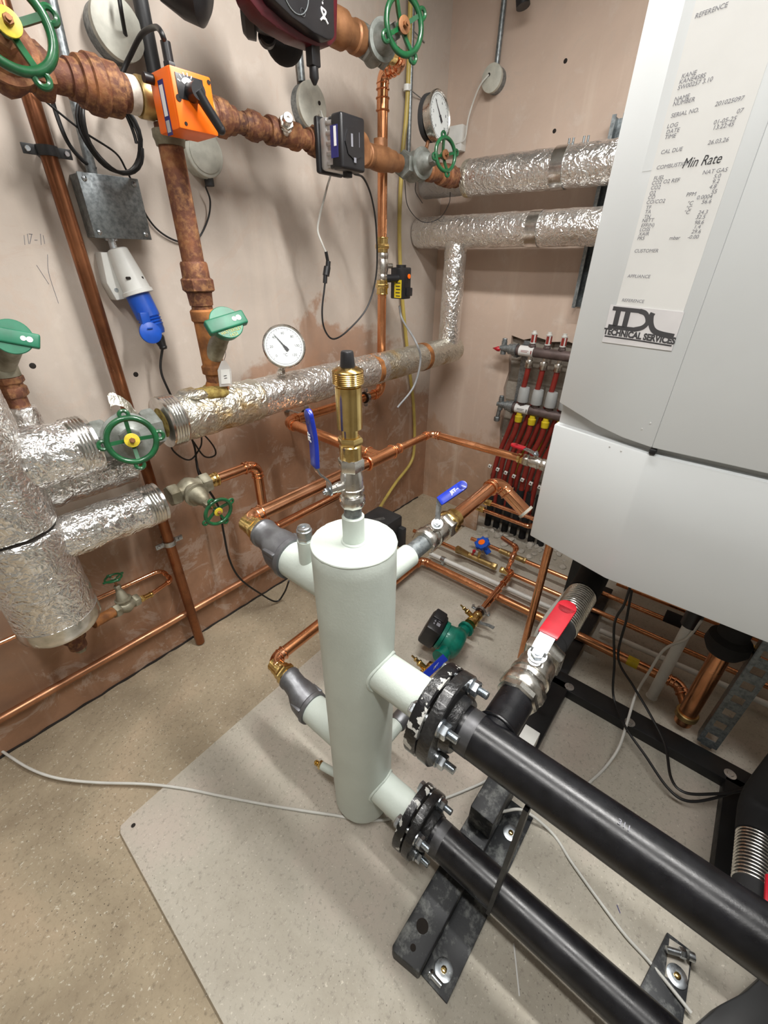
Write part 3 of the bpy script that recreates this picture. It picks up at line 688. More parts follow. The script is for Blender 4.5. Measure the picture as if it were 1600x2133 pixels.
# branch valve, red lever, flexible hose under the boiler
vc = V((TX+.215, -1.372, tz)); st = V((-.35, 0, .94)).normalized(); st = V((-.25, .02, .97)).normalized()
l0 = vc+V((.012, .0, 0))+st*.056
lever_valve('ball_valve', 'large nickel ball valve with red lever on the black pipe branch', vc, X, st, .075, .040, .048, [l0, l0+V((.012, 0, .012)), l0+V((.045, 0, .022)), l0+V((.145, -.004, .034))], Y, .034, 'red', 2, None, gl='red')
t = thing('steel_nipple', 'bright steel collar between black branch and large ball valve', 'pipe fitting', (TX+.135, -1.372, tz))
part(t, 'collar', B().hex((TX+.122, -1.372, tz), (TX+.142, -1.372, tz), .044, 8).cyl((TX+.11, -1.372, tz), (TX+.15, -1.372, tz), .03), 'nickel')
def hose(label, y, z, x0, n=26, rise=.0):
    t = thing('flexible_hose', label, 'hose', (x0, y, z)); prof = [(-.10, .032), (-.06, .034), (-.058, .036), (0, .037)]
    o_ = V((x0, y, z)); d_ = V((1, 0, rise)).normalized()
    part(t, 'hose_core', B().cyl(o_, o_+d_*n*.0062, .0350, n=36), 'rubber')
    b = B()
    for i in range(int(n*.0062/.0088)): b.torus(o_+d_*(.005+i*.0088), d_, .0362, .0026, 40, 8)
    part(t, 'ribs', b, 'nickel', 'ribbed stainless section')
    part(t, 'rubber_end', B().lathe((x0, y, z), (1, 0, rise), prof[:4]+[(.004, .036)], 40), 'foam', 'black rubber sleeve')
    e = V((x0, y, z))+V((1, 0, rise)).normalized()*(n*.0062)
    pp, _ = fillet([e, e+X*.10, e+X*.12+Z*.20], .05)
    part(t, 'insulated_end', B().tube(pp, .040, 32), 'foam', 'black foam-covered end'); return t
hose('ribbed steel hose with black end behind the red lever, going under the boiler', -1.372, tz, -1.41)
hq = W(1568, 1850, 2, .24)
hose('second ribbed steel hose at the right edge under the boiler', hq.y, .24, hq.x, n=20)
t = thing('red_lever', 'red lever end at the right edge beside the second ribbed hose', 'lever', W(1606, 1850, 2, .30))
q = W(1606, 1850, 2, .30)
part(t, 'grip', B().box(q+V((-.02, -.004, 0)), (.09, .030, .010), bev=.004), 'red')

# ------------------------------------------------------------------ floor brackets
def washer_bolt(t, q, rw=.022, slotted=True):
    part(t, 'washer', B().lathe(q, Z, [(0, rw), (.002, rw), (.0025, rw*.95), (.0028, rw*.5)], 28), 'zinc')
    part(t, 'screw', B().lathe(q+Z*.0025, Z, [(0, rw*.34), (.003, rw*.33), (.0045, rw*.22), (.0045, 0)], 8), 'brass')
t = thing('floor_bracket', 'black stepped steel foot on the slab under the lower black pipe', 'bracket', (-1.95, -1.40, 0))
pf = [W(818, 1985, 2, .04), W(905, 1795, 2, .04)]
y0, y1, y2 = -1.322, -1.398, -1.470
b = B().prism([(-1.985, y1, .004), (-1.985, y2, .004), (-1.50, y2, .004), (-1.50, y1, .004)], (0, 0, .008))
part(t, 'foot_plate', b, 'bracket', bev=.0015)
b = B().prism([(-2.0, y0, .0), (-2.005, y0-.01, .0), (-1.995, y1, .0), (-1.40, y1, .0), (-1.40, y0, .0)], (0, 0, .052))
part(t, 'channel', b, 'bracket', bev=.004)
part(t, 'channel_hole', B().lathe((-1.925, -1.357, .0521), Z, [(0, .015), (.0006, .015), (.0006, 0)], 24), 'darkhole')
part(t, 'channel_hole', B().lathe((-1.970, -1.362, .0521), Z, [(0, .007), (.0006, .007), (.0006, 0)], 20), 'darkhole')
part(t, 'upright', B().box((-1.56, -1.362, .10), (.20, .07, .09), bev=.004), 'bracket')
washer_bolt(t, V((-1.945, -1.436, .012)))
washer_bolt(t, V((-1.585, -1.435, .012)))
part(t, 'stud', B().hex((-1.972, -1.414, .020), (-1.972, -1.42, .020), .010).cyl((-1.972, -1.412, .022), (-1.972, -1.446, .022), .0065), 'zinc')
t = thing('floor_bracket', 'black steel foot with bolt at the lower right by the dark post', 'bracket', (-1.56, -1.87, 0))
part(t, 'foot_plate', B().prism([(-1.70, -1.795, .003), (-1.53, -1.830, .003), (-1.53, -1.885, .003), (-1.70, -1.885, .003)], (0, 0, .009)), 'bracket', bev=.0015)
washer_bolt(t, V((-1.602, -1.862, .012)))
part(t, 'mortar_patch', B().prism([(-1.62, -1.84, .012), (-1.54, -1.836, .012), (-1.535, -1.88, .012), (-1.60, -1.883, .012), (-1.615, -1.87, .012)], (0, 0, .001)), 'grout')
part(t, 'stud', B().hex((-1.56, -1.855, .03), (-1.555, -1.868, .03), .011).cyl((-1.575, -1.83, .03), (-1.556, -1.868, .03), .007).cyl((-1.553, -1.872, .03), (-1.549, -1.884, .03), .010), 'zinc')
single('frame_post', B().prism([W(x, y, 2, .10) for x, y in ((1440, 2140), (1480, 2105), (1532, 2078), (1575, 2040), (1600, 2012), (1700, 1990), (1800, 2300), (1400, 2300))], (0, 0, .05), bev=.003), 'blacksteel', 'solid black steel base block in the bottom right corner', 'post')
single('shim_block', B().box(W(1098, 1545, 2, .10), (.07, .05, .06), bev=.002), 'white', 'small pale block behind the upper black pipe below the valve', 'block')

# ================================================================== BOILER
F = V((-1.35, -1.421, 0)); S = V((-1.293, -1.212, 0)); cd_ = (S-F).normalized(); cn = V((cd_.y, -cd_.x, 0)) 
if cn.dot(CAM-F) < 0: cn = -cn
YR = -2.05
t = thing('boiler', 'large white wall-hung boiler casing with angled side at right', 'boiler', (-.95, -1.6, .815))
xb = -.62
def hexa(z0, z1, inset=0., cut=0.):
    f = F + V((inset, 0, 0)); s = S+V((inset, 0, 0))
    return [(s.x, s.y, z0), (f.x, f.y, z0), (f.x, YR+.24, z0), (s.x, YR, z0), (xb, YR, z0), (xb, s.y, z0)]
part(t, 'lower_panel', B().prism(hexa(.816, 0), (0, 0, 1.128-.816), bev=.004), 'boiler')
# upper panel: flat base, swept up towards the side
b = B(); up = 1.95
b.prism([(S.x, S.y, 1.178), (S.x+cn.x*0, S.y, up), (F.x, F.y, up), (F.x, F.y, 1.142), tuple((F+cd_*.06)+V((0, 0, 1.144))), tuple((F+cd_*.12)+V((0, 0, 1.153)))], -cn*.03, bev=.0025)
b.prism([(F.x, F.y, 1.142), (F.x, YR+.24, 1.142), (F.x, YR+.24, up), (F.x, F.y, up)], (.03, 0, 0), bev=.0025)
b.prism([(S.x+.006, S.y, 1.18), (S.x+.006, S.y, up), (xb, S.y, up), (xb, S.y, 1.18)], (0, -.03, 0), bev=.0025)
part(t, 'upper_panel', b, 'boiler')
part(t, 'top_panel', B().prism([(x_+.012*(x_ < -1), y_, 1.93) for x_, y_, z_ in hexa(0, 0)], (0, 0, .015)), 'boiler')
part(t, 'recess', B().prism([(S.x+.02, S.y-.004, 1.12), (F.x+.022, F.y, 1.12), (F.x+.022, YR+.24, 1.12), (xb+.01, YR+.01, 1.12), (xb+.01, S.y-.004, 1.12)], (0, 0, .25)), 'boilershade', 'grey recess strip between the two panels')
part(t, 'latch_hole', B().box((F.x+.004, F.y-.004, 1.135), (.014, .012, .010), bev=.002), 'blackplastic')
for px, py in ((1355, 882), (1337, 894), (1294, 940), (1270, 931)):
    q = WP(px, py, F+V((0, 0, 1)), cn); part(t, 'screw_dimple', B().lathe(q, cn, [(0, .002), (.0008, .0018), (.0008, 0)], 10), 'boilershade')
part(t, 'base_tray', B().box(((xb+S.x)/2+.03, (YR+S.y)/2, .822), (.56, .80, .02)), 'blacksteel', 'black underside of the casing')
CO = F+V((0, 0, 1.3))
def cw(px, py, e=.0006): return WP(px, py, CO, cn)+cn*e
# paper test slip
ch = cd_ if cd_.dot(RGT) > 0 else -cd_   # reading direction
pr_ = thing('test_printout', 'long faded till-roll test slip stuck on the boiler above the logo sticker', 'paper', cw(1355, 640))
pl_, pr2 = cw(1283, 645), cw(1431, 648)
sl = (pl_-F).dot(cd_); sr = (pr2-F).dot(cd_)
def cs(s, z, e=.0006): return V((F.x, F.y, 0))+cd_*s+V((0, 0, z))+cn*e
z_b = cw(1355, 642).z-.004
wl = cw(1449, 0); wr = cw(1518, 350)
s_l = ((wl-F).dot(cd_)+sl)/2; s_r = ((wr-F).dot(cd_)+sr)/2
part(pr_, 'paper_strip', B().prism([cs(s_l, z_b, .0002), cs(s_l, 1.935, .0002), cs(s_r, 1.935, .0002), cs(s_r, z_b, .0002)], cn*.0005), 'paper')
part(pr_, 'tape', B().prism([cs(s_l+.016, 1.58, .0001), cs(s_l+.016, 1.93, .0001), cs(s_l, 1.93, .0001), cs(s_l, 1.58, .0001)], cn*.0003), 'boiler')
lines = [(1448, 35, 'REFERENCE', 0), (1420, 160, 'KANE', 0), (1415, 172, 'KANE458S', 0), (1412, 184, 'SW00257 3.10', 0), (1405, 208, 'NAME', 0), (1402, 218, 'NUMBER', 0), (1398, 242, 'SERIAL NO.', 0),
  (1390, 264, 'LOG', 0), (1388, 276, 'DATE', 0), (1385, 287, 'TIME', 0), (1377, 318, 'CAL DUE', 0), (1368, 350, 'COMBUSTION', 0),
  (1362, 372, 'FUEL', 0), (1358, 382, 'CO2 O2 REF', 0), (1356, 392, 'CO2', 0), (1353, 403, 'O2', 0), (1350, 412, 'CO', 0), (1347, 422, 'CO/CO2', 0), (1346, 433, 'TF', 0), (1344, 442, 'TA', 0), (1342, 452, 'TN', 0), (1338, 460, 'NETT', 0), (1336, 470, 'EFF(N)', 0), (1333, 479, 'LOSS', 0), (1331, 488, 'XAIR', 0), (1328, 497, 'PRS', 0),
  (1322, 523, 'CUSTOMER', 0), (1308, 575, 'APPLIANCE', 0), (1296, 625, 'REFERENCE', 0),
  (1490, 218, '201025097', 0), (1535, 233, '07', 0), (1487, 256, '01-05-25', 0), (1485, 267, '13:22:45', 0), (1475, 298, '26.03.26', 0), (1464, 360, 'NAT GAS', 0),
  (1487, 368, '5.0', 0), (1484, 379, '9.2', 0), (1478, 390, '4.8', 0), (1482, 400, '55', 0), (1452, 412, '0.0004', 0), (1462, 421, '56.6', 0), (1455, 443, '24.3', 0), (1450, 453, '32.5', 0), (1447, 464, '98.6', 0), (1446, 473, '1.4', 0), (1441, 483, '29.6', 0), (1433, 494, '-0.00', 0), (1430, 406, 'PPM', 0), (1432, 424, '°C', 0), (1429, 434, '°C', 0), (1425, 443, '°C', 0), (1395, 496, 'mbar', 0)]
for px, py, s, _ in lines:
    text(pr_, 'printed_line', s, .0072, cw(px, py, .0009), ch, Z, 'greyprint', .00005, align='LEFT', sx=1.1, shear=.12)
text(pr_, 'handwriting', 'Min Rate', .0175, cw(1462, 336, .0009), ch, V((0, 0, 1)), 'print', .0001, shear=.25, sx=.85)
# sticker
stq = [cw(1273, 634, .0012), cw(1427, 650, .0012), cw(1400, 731, .0012), cw(1255, 712, .0012)]
sk = thing('logo_sticker', 'square white company sticker with dark lettering on the angled side of the boiler', 'sticker', stq[3])
part(sk, 'sticker', B().prism(stq, cn*.0005), 'sticker')
def sp(u, v, e=.0019):
    a = stq[0].lerp(stq[1], u); b_ = stq[3].lerp(stq[2], u); return a.lerp(b_, v)+cn*(e-.0012)
dn = (sp(.5, 1)-sp(.5, 0)).normalized()
b = B(); hw_ = .008
def bar(pts, wd): b.strip([sp(*q) for q in pts], cn.cross((sp(*pts[-1])-sp(*pts[0]))).normalized() if len(pts) == 2 else cn, wd, .0006)
def rib(pts, wd):
    P_ = bez([sp(*q) for q in pts], 8); prev = None
    for i, q in enumerate(P_):
        tt = (P_[min(i+1, len(P_)-1)]-P_[max(i-1, 0)]).normalized(); s_ = cn.cross(tt).normalized()
        rg = [b.bm.verts.new(q+s_*wd/2), b.bm.verts.new(q-s_*wd/2)]
        if prev: b.bm.faces.new((prev[0], rg[0], rg[1], prev[1]))
        prev = rg
rib([(.05, .09), (.25, .09), (.45, .09)], .007); rib([(.04, .56), (.25, .57), (.44, .57)], .007)
rib([(.14, .10), (.14, .55)], .010); rib([(.28, .10), (.28, .55)], .010)
rib([(.44, .09), (.52, .13), (.57, .25), (.58, .38), (.53, .50), (.43, .57)], .008)
rib([(.62, .10), (.61, .20), (.64, .40), (.70, .54), (.80, .60), (.97, .63)], .009); rib([(.02, .83), (.5, .84), (.98, .87)], .0025)
part(sk, 'emblem', b, 'dkprint')
text(sk, 'lettering', 'TECHNICAL SERVICES', .0150, sp(.5, .725), (sp(1, .76)-sp(0, .72)), -dn, 'dkprint', .0002, sx=.90, bold=.0007)

# ------------------------------------------------------------------ boiler support frame and things beneath
t = thing('floor_frame', 'black steel floor frame under the boiler', 'frame', (-.97, -1.6, 0))
part(t, 'floor_bar', B().box((-.985, -1.66, .021), (.075, .80, .042), bev=.003), 'blacksteel')
part(t, 'floor_bar', B().box((-.62, -1.345, .021), (.66, .05, .042), bev=.003), 'blacksteel')
part(t, 'floor_bar', B().box((-1.25, -1.355, .021), (.52, .085, .042), bev=.003), 'blacksteel'); part(t, 'floor_bar', B().box((-1.22, -1.93, .021), (.45, .07, .042), bev=.003), 'blacksteel')
part(t, 'upright_post', B().box((-.92, -1.300, .41), (.06, .06, .78), bev=.003), 'blacksteel')
part(t, 'upright_post', B().box((-.45, -1.300, .41), (.05, .06, .78), bev=.003), 'blacksteel')
for px, py in ((1186, 1431), (1521, 1613), (1312, 1505)):
    q = W(px, py, 2, .043); part(t, 'washer', B().lathe(q, Z, [(0, .017), (.002, .017), (.0025, .009), (.004, .008), (.004, 0)], 24), 'zinc')
# slotted channel upright
q0 = V((-.93, -1.835, .043)); t = thing('slotted_channel', 'grey slotted steel strut standing on the black floor bar under the boiler', 'channel', q0)
b = B(); cz = [.04+.065*k for k in range(10)]
cwid = .050; zt = .77
b.box(q0+V((0, cwid*.42, zt/2)), (.004, cwid*.24, zt)); b.box(q0+V((0, -cwid*.42, zt/2)), (.004, cwid*.24, zt))
zz = 0
for k in range(12):
    b.box(q0+V((0, 0, .012+k*.066)), (.004, cwid*.62, .036))
b.box(q0+V((.02, cwid*.54, zt/2)), (.04, .003, zt)).box(q0+V((.02, -cwid*.54, zt/2)), (.04, .003, zt))
part(t, 'channel', b, 'galv')
# copper trap / drop pipe with black cap
top = V((-.92, -1.745, .46)); bot = V((-.90, -1.755, .06))
t = thing('copper_drop_pipe', 'thick copper drop pipe with black domed boot under the boiler', 'pipe', bot)
part(t, 'pipe', B().cyl(bot, top, .027, n=32), 'copper')
for z in (.09, .405): part(t, 'brass_collar', B().lathe((-.902-.0*(z), -1.754, z), Z, [(0, .031), (.003, .034), (.022, .034), (.025, .031)], 32), 'brass_dull')
part(t, 'rubber_boot', B().lathe((-.918, -1.746, .425), Z, [(0, .032), (.005, .045), (.03, .058), (.06, .055), (.075, .040), (.14, .036), (.39, .036)], 32), 'foam', 'black rubber boot')
t = thing('drain_cock', 'small brass drain cock beside the black boot under the boiler', 'valve', W(1568, 1350, 0, -.9))
q = W(1566, 1352, 0, -.9); part(t, 'cock_body', B().hex(q-Z*.012, q+Z*.012, .010).cyl(q, q+V((-.02, -.012, .0)), .006).ball(q+V((-.022, -.014, 0)), .009), 'brass')
# white waste pipe
p1 = W(1350, 1465, 0, -.80); p0 = V((p1.x, p1.y, .66)); t = thing('waste_pipe', 'white plastic waste pipe hanging open-ended under the boiler', 'pipe', p1)
part(t, 'pipe', B().lathe(p1, Z, [(0, .0165), (0, .0205), (.045, .0205), (.047, .0180), (.50, .0180)], 28), 'white')
part(t, 'black_coupling', B().cyl(p1+Z*.43, p1+Z*.75, .0265), 'blackplastic', 'black coupling at the top')
# other copper under the boiler and along the floor
pipe_run('copper_floor_pipe', 'copper pipe along the floor with the blue-knob valve, beside the white pipe', [(-.525, -.30, .055), (-.525, -.62, .055)], .0115, 'copper', elbows=False)
t = pipe_run('copper_floor_pipe', 'copper floor pipe continuing right from the valve under the boiler', [(-.525, -.90, .055), (-.515, -2.3, .055)], .0115, 'copper', elbows=False)
part(t, 'tee_fitting', B().cyl((-.525, -.885, .055), (-.525, -.93, .055), .0155).hex((-.525, -.868, .055), (-.525, -.888, .055), .0175), 'brass')
t = pipe_run('copper_floor_pipe', 'furthest copper floor pipe below the manifold with brass couplings', [(-.40, -.62, .075), (-.40, -2.3, .075)], .0115, 'copper', elbows=False)
for y in (-.66, -.80, -.89): part(t, 'brass_coupling', B().cyl((-.40, y, .075), (-.40, y-.045, .075), .0150).hex((-.40, y-.045, .075), (-.40, y-.062, .075), .0175), 'brass_dull')
pipe_run('copper_floor_pipe', 'thick copper pipe raised under the boiler behind the waste pipe', [(-.36, -1.38, .14), (-.36, -2.3, .14)], .017, 'copper', elbows=False)
t = pipe_run('plastic_floor_pipe', 'white plastic pipe along the floor between the copper pipes', [(-.640, -.50, .045), (-.625, -1.26, .045)], .0115, 'white', elbows=False)
q = V((-.638, -.585, .045)); part(t, 'grey_clip', B().lathe(q+Y*.012, -Y, [(0, .0125), (0, .0170), (.024, .0170), (.024, .0125)], 24).box(q-Z*.022, (.012, .016, .024)), 'zinc', 'metal pipe clip')
pipe_run('plastic_floor_pipe', 'white plastic pipe along the floor under the boiler', [(-.625, -1.40, .045), (-.60, -2.1, .045)], .0115, 'white', elbows=False)
t = thing('yellow_tag', 'yellow paper label wrapped on the floor copper pipe under the boiler', 'label', (-.735, -1.56, .06))
part(t, 'wrap', B().cyl((-.735, -1.535, .06), (-.735, -1.575, .06), .0202), 'yellow')
pipe_run('copper_riser', 'vertical copper pipe left of the black post under the boiler', [(-.955, -1.186, .0), (-.955, -1.186, .83)], .0145, 'copper', elbows=False)
for k, (a, b_, lb) in enumerate((((-.30, -1.75, .22), (-.30, -2.2, .22), 'black foam-insulated pipe beneath the boiler, right'), ((-.42, -1.60, .11), (-.42, -1.72, .11), 'short black foam sleeve behind the waste pipe'))):
    single('foam_sleeve', B().cyl(a, b_, .028), 'foam', lb, 'insulation')
single('black_vessel', B().lathe(V((-1.0, -2.10, .05)), Z, [(0, .10), (.02, .14), (.5, .14), (.52, .10)], 32), 'blackplastic', 'black rounded vessel at the right edge under the boiler', 'vessel')

# blue knob balancing valve
q = V((-.525, -.66, .055)); t = thing('balancing_valve', 'brass balancing valve with upright blue handwheel on the floor pipe', 'valve', q)
part(t, 'valve_body', B().hex(q+Y*.06, q+Y*.035, .019).cyl(q+Y*.04, q-Y*.16, .0165).hex(q-Y*.155, q-Y*.185, .0195).cyl(q-Y*.01, q+V((-.055, .028, .055)), .016), 'brass_dull')
ax = V((-.42, .20, .88)).normalized(); k0 = q+V((-.035, .018, .050))
k0 = WP(1018, 1152, q+V((-.03, 0, .05)), -FWD); k1 = WP(998, 1122, k0, -FWD); ax = (k1-k0).normalized()
b = B().lathe(k0, ax, [(0, .017), (.03, .016), (.034, .020), (.05, .020)], 20)
c_ = k0+ax*.062; tilt = (ax*.7+V((-.45, -.25, .5))).normalized()
prof = B()
part(t, 'blue_knob', b, 'blueplug', 'blue plastic neck'); b = B().lathe(c_-tilt*.010, tilt, [(0, .032), (.003, .037), (.018, .038), (.022, .034), (.022, 0)], 12)
for k in range(8):
    x_, y_ = perp(tilt); a = k*PI/4; b.cyl(c_+(x_*math.cos(a)+y_*math.sin(a))*.034-tilt*.009, c_+(x_*math.cos(a)+y_*math.sin(a))*.034+tilt*.011, .008, n=12)
part(t, 'handwheel', b, 'blueplug', 'blue lobed handwheel'); part(t, 'red_insert', B().cyl(c_+tilt*.010, c_+tilt*.0145, .018), 'orange', 'orange disc on the handwheel')
part(t, 'test_point', B().cyl(q-Y*.035, q+V((-.01, -.05, .045)), .006).hex(q+V((-.01, -.05, .04)), q+V((-.012, -.052, .055)), .009), 'red', 'red test point')
part(t, 'test_point', B().cyl(q-Y*.075, q+V((-.015, -.085, .045)), .006).hex(q+V((-.015, -.085, .04)), q+V((-.017, -.087, .06)), .009), 'brass')
# small copper link and brass above it
t = pipe_run('copper_link', 'short bright copper link with socket ring above the floor pipes', [(-.525, -.905, .065), (-.525, -.92, .16), (-.44, -.90, .165), (-.40, -.80, .16)], .0115, 'copper_new', bend=.018)
# green pump with its line
ln = V((-.525, -.945, .10))
t = pipe_run('copper_pump_pipe', 'short copper pipe with ribbed fittings feeding the green pump', [(-.525, -.905, .07), (-.56, -.943, .09), (-.93, -.958, .10)], .0125, 'copper_new', 'copper_new', bend=.02)
for x in (-.62, -.72, -.80): sleeve(t, (x, -.944-.04*(-.56-x), .092), (x-.05, -.946-.04*(-.56-x), .093), .0135, 'copper_new')
def pumpvalve(label, x, lever):
    q = V((x, -.962, .10)); t = thing('pump_valve', label, 'valve', q)
    part(t, 'valve_body', B().hex(q+X*.035, q+X*.012, .023, 8).lathe(q+X*.02, -X, [(0, .020), (.02, .023), (.04, .020), (.045, .026), (.062, .026)]), 'brass')
    d = V((-.15, .55, .45)).normalized(); part(t, 'drain_nozzle', B().cyl(q, q+d*.042, .011).hex(q+d*.042, q+d*.052, .013).cyl(q+d*.05, q+d*.064, .007).hex(q+d*.064, q+d*.071, .009).cyl(q+d*.07, q+d*.088, .004), 'brass')
    if lever: part(t, 'lever', B().strip([q-V((0, .012, .0)), q+V((.005, -.03, -.01)), q+V((.02, -.06, -.015)), q+V((.02, -.085, -.015))], X, .016, .004), 'galv')
    return t
pumpvalve('brass pump valve between the green pump and the copper pipe', -.975, True)
pumpvalve('brass pump valve below the green pump, beside the white stub', -1.335, False)
q = V((-.915, -.958, .10)); t = thing('pipe_clip', 'zinc two-screw clip on the copper pipe above the green pump', 'clip', q)
part(t, 'rubber_lining', B().lathe(q-X*.008, X, [(0, .014), (0, .021), (.016, .021), (.016, .014)], 24), 'rubber')
part(t, 'band', B().lathe(q-X*.007, X, [(0, .021), (0, .0235), (.014, .0235), (.014, .021)], 24).box(q+V((0, .034, .0)), (.014, .022, .008), bev=.002).box(q-V((0, .034, 0)), (.014, .022, .008), bev=.002).hex(q+V((0, .038, .004)), q+V((0, .038, .014)), .007).hex(q-V((0, .038, -.004)), q-V((0, .038, -.014)), .007), 'zinc')
pc = V((-1.15, -.962, .10)); t = thing('circulator_pump', 'small green circulator pump with black motor head on the slab behind the flange', 'pump', pc)
md = V((-.20, .86, .32)).normalized()
b = B().lathe(pc-X*.105, X, [(0, .034), (.012, .034), (.013, .024), (.05, .028), (.16, .028), (.197, .024), (.198, .034), (.21, .034)], 32)
b.lathe(pc-md*.035, md, [(0, .04), (.004, .055), (.02, .068), (.045, .070), (.055, .060), (.08, .055), (.083, .062), (.098, .062)], 36)
part(t, 'volute', b, 'pumpgreen')
mc = pc+md*.098; ux, uy = perp(md, Z)
part(t, 'motor_head', B().box(mc, (.115, .115, .070), (uy, ux, md), bev=.014, seg=2).box(mc+uy*.030+md*.004+ux*.045, (.055, .04, .05), (uy, ux, md), bev=.006), 'blackplastic', 'black square motor head')
b = B(); fo = mc+ux*.0578
for k in range(4): b.box(fo+uy*(-.022+.014*k)+md*.012, (.008, .0006, .006), (uy, ux, md))
b.box(fo+uy*(-.016)-md*.006, (.017, .0006, .016), (uy, ux, md)).box(fo+uy*.008-md*.004, (.016, .0006, .010), (uy, ux, md))
part(t, 'rating_print', b, 'greyprint')
q = V((-1.42, -.962, .112))
t = thing('ball_valve', 'small valve with blue lever half hidden behind the upper black flange', 'valve', q)
part(t, 'valve_body', B().cyl(V((-1.36, -.962, .10)), V((-1.50, -.962, .10)), .017).hex(V((-1.40, -.962, .10)), V((-1.43, -.962, .10)), .022), 'nickel')
g0, g1 = WP(928, 1368, q+V((0, 0, .05)), -FWD), WP(885, 1408, q+V((0, 0, .05)), -FWD)
part(t, 'lever', B().strip([g0, g0.lerp(g1, .5), g1], FWD.cross(g1-g0), .026, .006), 'blue', 'blue lever'); text(t, 'lettering', 'JET', .015, g0.lerp(g1, .45)-FWD*.0035, (g0-g1), UPV+RGT*.4, 'inkwhite')
part(t, 'stem', B().cyl((g0+g1)/2, q-Z*.01, .005), 'zinc')

# dark grey control box behind the header
q = V((-.905, -.33, .27)); t = thing('motor_box', 'dark grey plastic pump motor box standing behind the header', 'pump', (-.905, -.33, 0))
part(t, 'motor_cover', B().box(q+V((.02, -.01, 0)), (.17, .16, .14), bev=.014).box(q+V((.085, -.05, -.05)), (.03, .14, .12), bev=.006), 'darkgrey')
part(t, 'rating_plate', B().box(q+V((-.01, -.02, .0705)), (.07, .02, .001), (V((.85, -.5, 0)).normalized(), V((.5, .85, 0)).normalized(), Z)), 'galv')
part(t, 'pump_body', B().lathe((-.88, -.34, 0), Z, [(0, .05), (.02, .06), (.12, .06), (.2, .045)]), 'castblack2')

# ================================================================== UNDERFLOOR MANIFOLDS on the right wall
def manifold(label, z, y0, n, kind):
    t = thing('manifold', label, 'manifold', (-.085, y0, z))
    b = B().cyl((-.085, y0, z), (-.085, y0-.50, z), .024, n=28); part(t, 'bar', b, 'flow')
    b = B().lathe((-.085, y0+.06, z), -Y, [(0, .012), (.012, .012), (.014, .018), (.05, .018), (.052, .026), (.075, .026)]).cyl((-.085, y0+.04, z-.03), (-.085, y0+.04, z+.035), .014).hex((-.085, y0+.04, z+.035), (-.085, y0+.04, z+.048), .012)
    part(t, 'end_valve', b, 'galv')
    part(t, 'bracket', B().lathe((-.085, y0-.015, z), -Y, [(0, .024), (0, .031), (.02, .031), (.02, .024)]).box((-.04, y0-.025, z-.03), (.07, .018, .02)), 'galv', 'grey clamp bracket')
    part(t, 'paper_label', B().lathe((-.085, y0-.05, z), -Y, [(0, .0246), (.075, .0246)], 28), 'paper', 'white printed label')
    part(t, 'label_print', B().box((-.1098, y0-.085, z+.005), (.0004, .040, .002)).box((-.1098, y0-.082, z-.001), (.0004, .034, .002)).box((-.1098, y0-.118, z), (.0004, .005, .016)), 'redpipe' if kind else 'print')
    return t
m1 = manifold('upper flow manifold bar with red-topped flow meters on the right wall', 1.062, -.545, 3, 1)
part(m1, 'drain_tap', B().lathe((-.085, -.485, 1.055), (-.5, .75, .1), [(0, .012), (.012, .013), (.04, .0)], 12), 'red', 'red pointed drain cap')
m2 = manifold('lower return manifold bar with grey caps on the right wall', .772, -.575, 3, 0)
part(m2, 'drain_cock', B().cyl((-.085, -.535, .775), (-.085, -.525, .68), .011).hex((-.085, -.525, .70), (-.085, -.525, .675), .016), 'galv')
single('manifold_bracket', B().box((-.02, -.60, .92), (.006, .034, .36)).box((-.02, -.60, 1.08), (.03, .034, .01)), 'galv', 'grey steel bracket strip joining the two manifold bars', 'bracket')
ys = [-.655, -.73, -.803, -.876]
pos = ('leftmost', 'second', 'third', 'fourth')
for k, y in enumerate(ys):
    q = V((-.085, y, 1.082))
    g = part(m1, 'flow_meter', B().lathe(q+Z*.018, Z, [(0, .0145), (.006, .0145), (.007, .0125), (.044, .0125), (.045, .0145), (.050, .0145), (.051, .009), (.060, .009)], 16), 'white', 'white cage of a flow meter')
    part(g, 'base_nut', B().hex(q, q+Z*.012, .018).cyl(q+Z*.012, q+Z*.02, .015), 'flow')
    part(g, 'red_core', B().box(q+V((-.0125, 0, .043)), (.004, .012, .034)), 'redpipe', 'red indicator'); part(g, 'red_core', B().box(q+V((0, -.0125, .043)), (.012, .004, .034)), 'redpipe', 'red indicator')
    q = V((-.085, y, .790))
    g = part(m2, 'domed_cap', B().lathe(q+Z*.02, Z, [(0, .0285), (.003, .030), (.070, .0265), (.075, .0245), (.075, .012), (.0745, 0)], 32), 'capgrey', 'grey domed cap')
    part(g, 'neck', B().hex(q, q+Z*.014, .02).cyl(q+Z*.014, q+Z*.022, .017), 'flow')
pos = ('leftmost', 'second', 'third', 'fourth')
